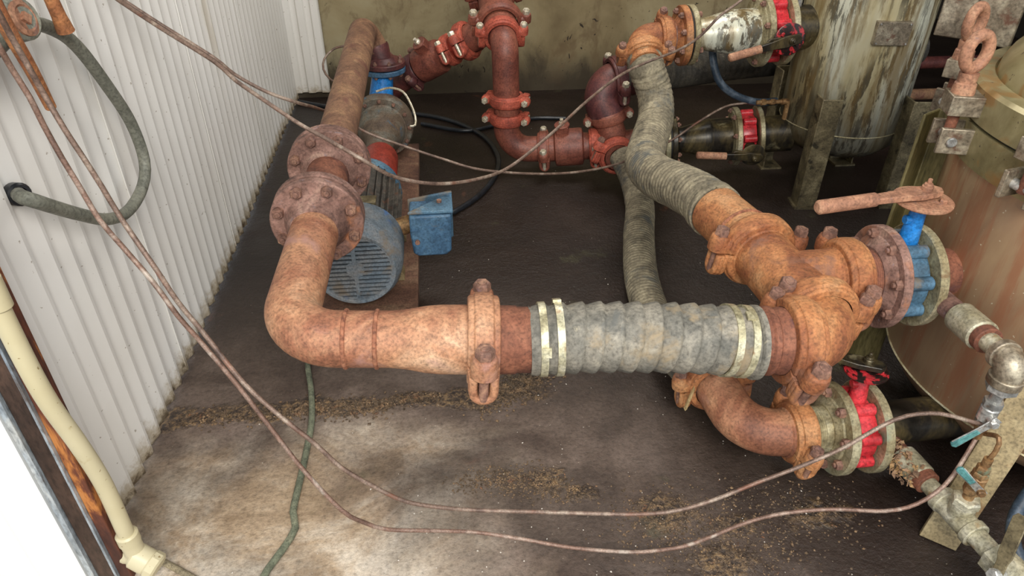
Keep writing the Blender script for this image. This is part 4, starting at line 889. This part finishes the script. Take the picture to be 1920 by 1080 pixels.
# junction box
R = Matrix.Rotation(0, 3, 'Z')
bx, by, bz = -.045, 2.06, .285
m = MB(); m.cyl((SX + .1, 2.09, SZ + .02), (-.10, 2.085, .275), .03, 16); m.build('box_neck', 'brass', T)
m = MB(); m.prism([(-.060, -.075), (-.045, -.085), (.045, -.085), (.062, -.070), (.066, .045), (.066, .06), (-.066, .06), (-.066, .0)], (bx, by - .07, bz), (1, 0, 0), (0, 0, 1), (0, 1, 0), .11); JB = m.build('junction_box', 'blue_box', T, bevel=.006)
m = MB(); m.prism([(-.072, -.08), (-.072, .062), (.06, .085), (.072, .085), (.072, -.08), (.05, -.092), (-.05, -.092)], (bx, by + .04, bz), (1, 0, 0), (0, 0, 1), (0, 1, 0), .012); m.build('box_back', 'blue_dirty', JB, bevel=.002)
m = MB(); m.prism([(-.07, -.06), (.072, -.06), (.072, .052), (.060, .058)], (bx, by, bz + .062), (1, 0, 0), (0, 1, 0), (0, 0, 1), .010); m.build('box_lid', 'blue_dirty', JB, bevel=.002)
m = MB(); m.cyl((bx - .045, by - .07, bz - .03), (bx - .045, by - .078, bz - .03), .008, 10); m.cyl((bx + .03, by, bz + .07), (bx + .03, by, bz + .08), .008, 10); m.build('screws', 'bolt_rust', JB)
# baseplate
T = thing('base_frame', 'rusty steel base frame under the motor and pump', 'base', (SX, 2.5, 0))
m = MB(); m.box((SX, 2.55, .029), (.36, 1.42, .058)); m.build('plinth', 'plate_rust', T, bevel=.004)
# pump
T = thing('centrifugal_pump', 'grey-blue centrifugal pump behind the big flanges', 'pump', (SX + .02, 3.1, .09))
PX = -.258; PZ = .205
m = MB(); m.lathe((PX, 3.10, PZ), (0, 1, 0), [(-.012, 0), (-.012, .134), (-.004, .140), (.02, .142), (.05, .142), (.06, .134), (.12, .12), (.17, .07), (.20, .06)], 56); m.build('volute', 'pump_grey', T)
m = MB(); m.lathe((PX, 3.088, PZ), (0, -1, 0), [(0, .112), (.008, .112), (.012, .106), (.05, .100), (.09, .085), (.16, .06), (.28, .05), (.28, 0)], 48); m.build('bearing_bracket', 'pump_grey', T)
for k in range(12):
    t = 2 * PI * k / 12; bolt(T, (PX + math.cos(t) * .124, 3.088, PZ + math.sin(t) * .124), (0, -1, 0), .009, nut_far=False)
m = MB(); m.cyl((PX + .0, 3.17, PZ + .08), (-.240, 3.235, .405), .056, 30, .046); m.build('discharge_neck', 'paint_blue', T)
flange(T, (-.235, 3.25, .432), (0, 0, -1), .098, .022, .046, .008, 8, 'blue_box', bolts=False)
m = MB(); m.lathe((PX + .01, 2.78, PZ), (0, -1, 0), [(0, 0), (0, .065), (.02, .072), (.20, .072), (.22, .06), (.22, 0)], 36); m.build('coupling_guard', 'red_guard', T)
m = MB(); m.prism([(-.05, 0), (.05, 0), (.03, .08), (-.03, .08)], (PX, 2.88, .058), (1, 0, 0), (0, 0, 1), (0, 1, 0), .05); m.build('pump_foot', 'pump_grey', T, bevel=.003)

# ================================================================== tubes and cables
def cable(name, label, pts, r, mat, cat='tube', n=10, step=.02):
    m = MB(); m.tube(spline(pts, step), r, n); return tag(m.build(name, mat, ang=60), label, cat)
cable('capillary_tube', 'rusty thin tube hanging lowest across the foreground floor', [(-0.621, 1.103, 1.156), (-0.622, 1.115, 1.122), (-0.624, 1.128, 1.088), (-0.616, 1.131, 1.043), (-0.615, 1.137, 0.999), (-0.604, 1.133, 0.944), (-0.594, 1.133, 0.895), (-0.577, 1.125, 0.834), (-0.554, 1.122, 0.782), (-0.517, 1.108, 0.715), (-0.488, 1.095, 0.649), (-0.459, 1.088, 0.591), (-0.411, 1.066, 0.509), (-0.364, 1.041, 0.422), (-0.307, 1.007, 0.323), (-0.240, 0.975, 0.230), (-0.200, 0.978, 0.182), (-0.156, 0.986, 0.143), (-0.067, 0.996, 0.114), (0.028, 1.005, 0.084), (0.125, 0.989, 0.070), (0.242, 0.968, 0.050), (0.360, 0.953, 0.039), (0.420, 0.950, 0.038), (0.489, 0.951, 0.043), (0.544, 0.947, 0.074), (0.622, 0.947, 0.115), (0.697, 0.940, 0.145), (0.793, 0.924, 0.166), (0.897, 0.901, 0.176), (0.961, 0.899, 0.194), (1.016, 0.911, 0.231), (1.048, 0.929, 0.273), (1.080, 0.953, 0.324), (1.095, 0.963, 0.351)], .0045, 'cable_copper')
cable('capillary_tube', 'grey-brown thin tube crossing the foreground just above the lowest one', [(-0.603, 1.103, 1.194), (-0.607, 1.119, 1.166), (-0.610, 1.132, 1.133), (-0.603, 1.135, 1.086), (-0.601, 1.143, 1.047), (-0.586, 1.137, 0.989), (-0.574, 1.138, 0.941), (-0.560, 1.136, 0.888), (-0.545, 1.131, 0.832), (-0.502, 1.102, 0.744), (-0.479, 1.092, 0.681), (-0.445, 1.079, 0.616), (-0.386, 1.043, 0.523), (-0.323, 1.019, 0.449), (-0.273, 1.007, 0.391), (-0.229, 0.995, 0.332), (-0.172, 0.987, 0.280), (-0.112, 0.982, 0.233), (-0.037, 0.985, 0.200), (0.041, 0.991, 0.174), (0.153, 0.975, 0.175), (0.264, 0.959, 0.176), (0.375, 0.944, 0.178), (0.453, 0.938, 0.188), (0.531, 0.940, 0.211), (0.619, 0.947, 0.245), (0.707, 0.953, 0.277), (0.794, 0.961, 0.314), (0.870, 0.974, 0.355), (0.923, 0.977, 0.378), (0.985, 0.969, 0.386), (1.036, 0.952, 0.379), (1.070, 0.944, 0.370)], .0045, 'cable')
cable('capillary_tube', 'thin tube draped over the near flange pair and up across the ribbed hose', [(-0.757, 1.842, 1.058), (-0.718, 1.825, 1.032), (-0.632, 1.787, 0.981), (-0.514, 1.736, 0.915), (-0.469, 1.712, 0.878), (-0.411, 1.686, 0.841), (-0.328, 1.649, 0.791), (-0.256, 1.618, 0.757), (-0.183, 1.585, 0.721), (-0.116, 1.634, 0.651), (-0.013, 1.691, 0.600), (0.103, 1.794, 0.561), (0.204, 1.912, 0.542), (0.352, 2.065, 0.582), (0.486, 2.249, 0.605), (0.633, 2.430, 0.625), (0.757, 2.544, 0.634), (0.858, 2.508, 0.686), (0.918, 2.477, 0.739), (0.976, 2.461, 0.813), (1.041, 2.458, 0.864), (1.106, 2.466, 0.930)], .0048, 'cable')
cable('capillary_tube', 'thin tube passing behind the pipe flange to the middle red valve', [(-0.774, 1.899, 1.050), (-0.749, 1.923, 1.015), (-0.678, 1.925, 0.956), (-0.563, 1.908, 0.875), (-0.523, 1.921, 0.826), (-0.453, 1.929, 0.775), (-0.378, 1.945, 0.736), (-0.370, 2.180, 0.635), (-0.332, 2.399, 0.518), (-0.248, 2.397, 0.462), (-0.123, 2.393, 0.409), (0.005, 2.390, 0.358), (0.138, 2.390, 0.311), (0.343, 2.451, 0.256), (0.522, 2.528, 0.219), (0.693, 2.619, 0.200), (0.830, 2.722, 0.195), (0.968, 2.748, 0.245), (1.086, 2.784, 0.307), (1.203, 2.812, 0.358), (1.295, 2.816, 0.369)], .0048, 'cable')
cable('rubber_conduit', 'thick grey-green flexible conduit looping against the white wall', [(-0.735, 1.292, 1.102), (-0.735, 1.329, 1.082), (-0.735, 1.429, 1.081), (-0.735, 1.516, 1.049), (-0.735, 1.588, 0.995), (-0.735, 1.664, 0.889), (-0.735, 1.726, 0.778), (-0.735, 1.736, 0.677), (-0.735, 1.682, 0.631), (-0.735, 1.570, 0.623), (-0.735, 1.463, 0.659), (-0.735, 1.368, 0.722), (-0.735, 1.290, 0.780), (-0.735, 1.237, 0.821), (-0.750, 1.236, 0.829), (-0.785, 1.285, 0.812), (-0.83, 1.35, 0.785)], .0135, 'conduit', 'conduit', 14)
cable('black_cable', 'black cable curving over the dark floor behind the motor', [(-0.780, 4.02, 0.014), (-0.653, 3.947, 0.014), (-0.351, 3.780, 0.014), (-0.122, 3.766, 0.014), (0.075, 3.638, 0.014), (0.216, 3.427, 0.014), (0.268, 3.190, 0.014), (0.245, 2.983, 0.014), (0.158, 2.777, 0.014), (0.038, 2.628, 0.014), (0.005, 2.622, 0.014)], .012, 'black_rubber', 'cable')
cable('black_cable', 'second black cable lying along the base of the back wall', [(-0.093, 3.626, 0.013), (0.125, 3.510, 0.013), (0.296, 3.567, 0.013), (0.503, 3.647, 0.013), (0.674, 3.631, 0.013)], .011, 'black_rubber', 'cable')
cable('floor_rope', 'green-grey rope snaking down the middle of the floor', [(-0.450, 1.799, 0.009), (-0.433, 1.695, 0.009), (-0.410, 1.587, 0.009), (-0.394, 1.467, 0.009), (-0.394, 1.350, 0.009), (-0.397, 1.261, 0.009), (-0.400, 1.163, 0.009), (-0.388, 1.116, 0.009), (-0.408, 1.060, 0.009), (-0.434, 1.008, 0.009), (-0.448, 0.957, 0.009)], .0085, 'rope', 'rope')
cable('floor_rope', 'pale rope lying by the yellow pipe in the bottom left corner', [(-0.775, 1.087, 0.009), (-0.728, 1.076, 0.009), (-0.676, 1.057, 0.009), (-0.621, 1.024, 0.009), (-0.567, 0.988, 0.009)], .0075, 'rope_pale', 'rope')
cable('blue_hose', 'dark blue hose looping down behind the upper reducer', [(1.136, 2.898, 0.589), (1.146, 2.874, 0.520), (1.176, 2.847, 0.449), (1.248, 2.828, 0.397), (1.345, 2.822, 0.368), (1.433, 2.835, 0.365)], .016, 'blue_rubber', 'hose')
cable('grey_wire', 'thin grey wire looping out from behind the long pipe', [(-0.392, 3.314, 0.512), (-0.452, 3.311, 0.498), (-0.495, 3.291, 0.462), (-0.502, 3.265, 0.423), (-0.476, 3.238, 0.388), (-0.426, 3.217, 0.364)], .005, 'cable', 'wire')
cable('grease_line', 'thin pale tube arching over the pump to a small fitting', [(-0.260, 3.035, 0.392), (-0.202, 3.027, 0.409), (-0.146, 3.000, 0.400), (-0.115, 2.956, 0.361), (-0.099, 2.914, 0.323), (-0.101, 2.882, 0.296), (-0.123, 2.870, 0.297)], .005, 'bolt_zinc', 'tube')
m = MB(); m.lathe((-.782, 1.282, .813), (1, -.6, .2), [(-.014, .014), (-.014, .022), (.004, .022), (.008, .018), (.008, .013)], 20)
tag(m.build('rubber_grommet', 'black_rubber'), 'black rubber grommet where the flexible conduit enters the white wall', 'grommet')
# yellow conduit with its elbow and nut, lower left
T = thing('yellow_pipe', 'cream-yellow plastic pipe running down the white wall by the rusty jamb', 'pipe', (-.72, 1.02, 0))
MB().tube(spline([(-.722, 1.030, 1.25), (-.722, 1.020, .86), (-.72, 1.012, .72), (-.712, 1.006, .56), (-.702, 1.018, .42), (-.700, 1.030, .30), (-.700, 1.028, .16), (-.700, 1.028, .115)], .02), .0165, 22).build('pipe', 'yellow_pvc', T)
m = MB(); m.cyl((-.7205, 1.016, .80), (-.720, 1.014, .74), .0205, 24, ch=.003); m.build('socket', 'yellow_pvc', T)
m = MB(); m.cyl((-.700, 1.028, .150), (-.700, 1.028, .118), .0225, 24, ch=.004); m.tube(fillet([(-.700, 1.028, .13), (-.700, 1.030, .075), (-.745, 1.045, .060)], .02), .0205, 20); m.cyl((-.705, 1.028, .078), (-.672, 1.016, .058), .028, 22, ch=.004); m.build('elbow', 'yellow_pvc', T)
m = MB(); m.lathe((-.675, 1.017, .060), (.033, -.012, -.018), [(0, 0), (0, .027), (.004, .030), (.020, .030), (.024, .025), (.024, 0)], 12); m.build('cap_nut', 'yellow_pvc', T, ang=25)
# clamp fitting top left
T = thing('pipe_clamp', 'grey-green clamp with rusted square bolt holding the flexible conduit', 'clamp', (-.72, 1.34, 1.05))
m = MB(); m.tube([(-.745, 1.22, 1.075), (-.735, 1.29, 1.09), (-.73, 1.345, 1.10)], .030, 18); m.build('clamp_body', 'conduit', T)
m = MB(); m.cyl((-.745, 1.352, 1.098), (-.688, 1.335, 1.113), .036, 24, ch=.004); m.build('clamp_boss', 'conduit', T)
m = MB(); m.lathe((-.690, 1.336, 1.112), (.957, -.16, .24), [(0, .030), (.004, .030), (.006, .022), (.002, .018), (.002, 0)], 24); m.lathe((-.688, 1.336, 1.112), (.957, -.16, .24), [(0, .011), (.007, .011), (.007, 0)], 4); m.build('bolt', 'eye_rust', T)
m = MB(); m.tube(spline([(-.70, 1.44, 1.32), (-.70, 1.466, 1.15), (-.70, 1.487, 1.052)], .03), .0125, 14, rf=lambda d, th, f: .0125 + .004 * max(0, f - .85) / .15)
tag(m.build('steel_rod', 'rust_orange'), 'orange rusted rod ending against the flexible conduit', 'rod')
m = MB(); m.tube(spline([(-.66, 1.185, 1.30), (-.66, 1.215, 1.15), (-.668, 1.26, 1.05), (-.68, 1.30, .97)], .03), .0125, 14, rf=lambda d, th, f: .0145 - .005 * f)
tag(m.build('steel_rod', 'rust_orange'), 'orange rusted rod in the top left corner beside the square bolt', 'rod')
# pipes in the dark at the back right
m = MB(); m.cyl((2.0, 3.42, .16), (3.6, 3.42, .155), .028, 16); tag(m.build('wall_pipe', 'rust_pipe_tan'), 'thicker tan pipe crossing the dark gap between the two vessels', 'pipe')
m = MB(); m.cyl((2.0, 3.30, .02), (3.6, 3.30, .02), .013, 12); tag(m.build('wall_pipe', 'rust_brown'), 'thin reddish pipe low in the dark gap between the two vessels', 'pipe')
m = MB(); m.cyl((2.0, 3.9, .17), (3.8, 3.9, .17), .035, 14); tag(m.build('wall_pipe', 'maroon'), 'dark pipe highest in the gap between the two vessels', 'pipe')
# gravel patches, flakes
def patch_pebbles(name, label, cat, mat, segs, n, r0, r1, seed):
    rnd = random.Random(seed); m = MB(); W_ = [s[3] for s in segs]
    oct_ = [(1, 0, 0), (-1, 0, 0), (0, 1, 0), (0, -1, 0), (0, 0, 1), (0, 0, -1)]; of = [(0, 2, 4), (2, 1, 4), (1, 3, 4), (3, 0, 4), (2, 0, 5), (1, 2, 5), (3, 1, 5), (0, 3, 5)]
    for _ in range(n):
        a, b, w, k = rnd.choices(segs, W_)[0]; t = rnd.random()
        x = a[0] + (b[0] - a[0]) * t + rnd.gauss(0, w); y = a[1] + (b[1] - a[1]) * t + rnd.gauss(0, w)
        r = rnd.uniform(r0, r1) ; q = Matrix.Rotation(rnd.random() * 6.28, 3, 'Z') @ Matrix.Rotation(rnd.random(), 3, 'X')
        s = V((r * rnd.uniform(.7, 1.4), r, r * rnd.uniform(.4, .8)))
        m.add([V((x, y, r * .25)) + q @ V((p[0] * s.x, p[1] * s.y, p[2] * s.z)) for p in oct_], of)
    return tag(m.build(name, mat, recalc=False, ang=10), label, cat, kind='stuff')
patch_pebbles('gravel', 'loose gravel in the broken strip of concrete below the front pipe', 'gravel', 'gravel',
    [((-.74, 1.52), (-.2, 1.50), .018, 3), ((-.45, 1.53), (-.05, 1.54), .014, 2.5), ((.10, 1.53), (.26, 1.62), .035, 4), ((.06, 1.48), (.2, 1.55), .025, 1.5)], 2300, .002, .0058, 1)
patch_pebbles('gravel', 'brownish gravel worn out of the floor in the foreground', 'gravel', 'gravel',
    [((.0, 1.22), (.22, 1.23), .02, 3), ((.12, 1.20), (.30, 1.16), .02, 3), ((.38, 1.08), (.62, 1.04), .05, 4), ((.62, 1.05), (.92, 1.04), .055, 4), ((.45, .97), (.72, .93), .05, 3)], 2600, .0015, .0042, 2)
patch_pebbles('paint_flakes', 'tiny pale flakes and crumbs sprinkled over the dark floor', 'debris', 'flake',
    [((-.4, 1.0), (.9, 1.0), .12, 3), ((-.2, 1.4), (.9, 1.5), .22, 3), ((-.1, 2.1), (1.1, 2.2), .3, 1), ((.5, 3.3), (1.4, 3.2), .15, .4)], 230, .0008, .0026, 3)
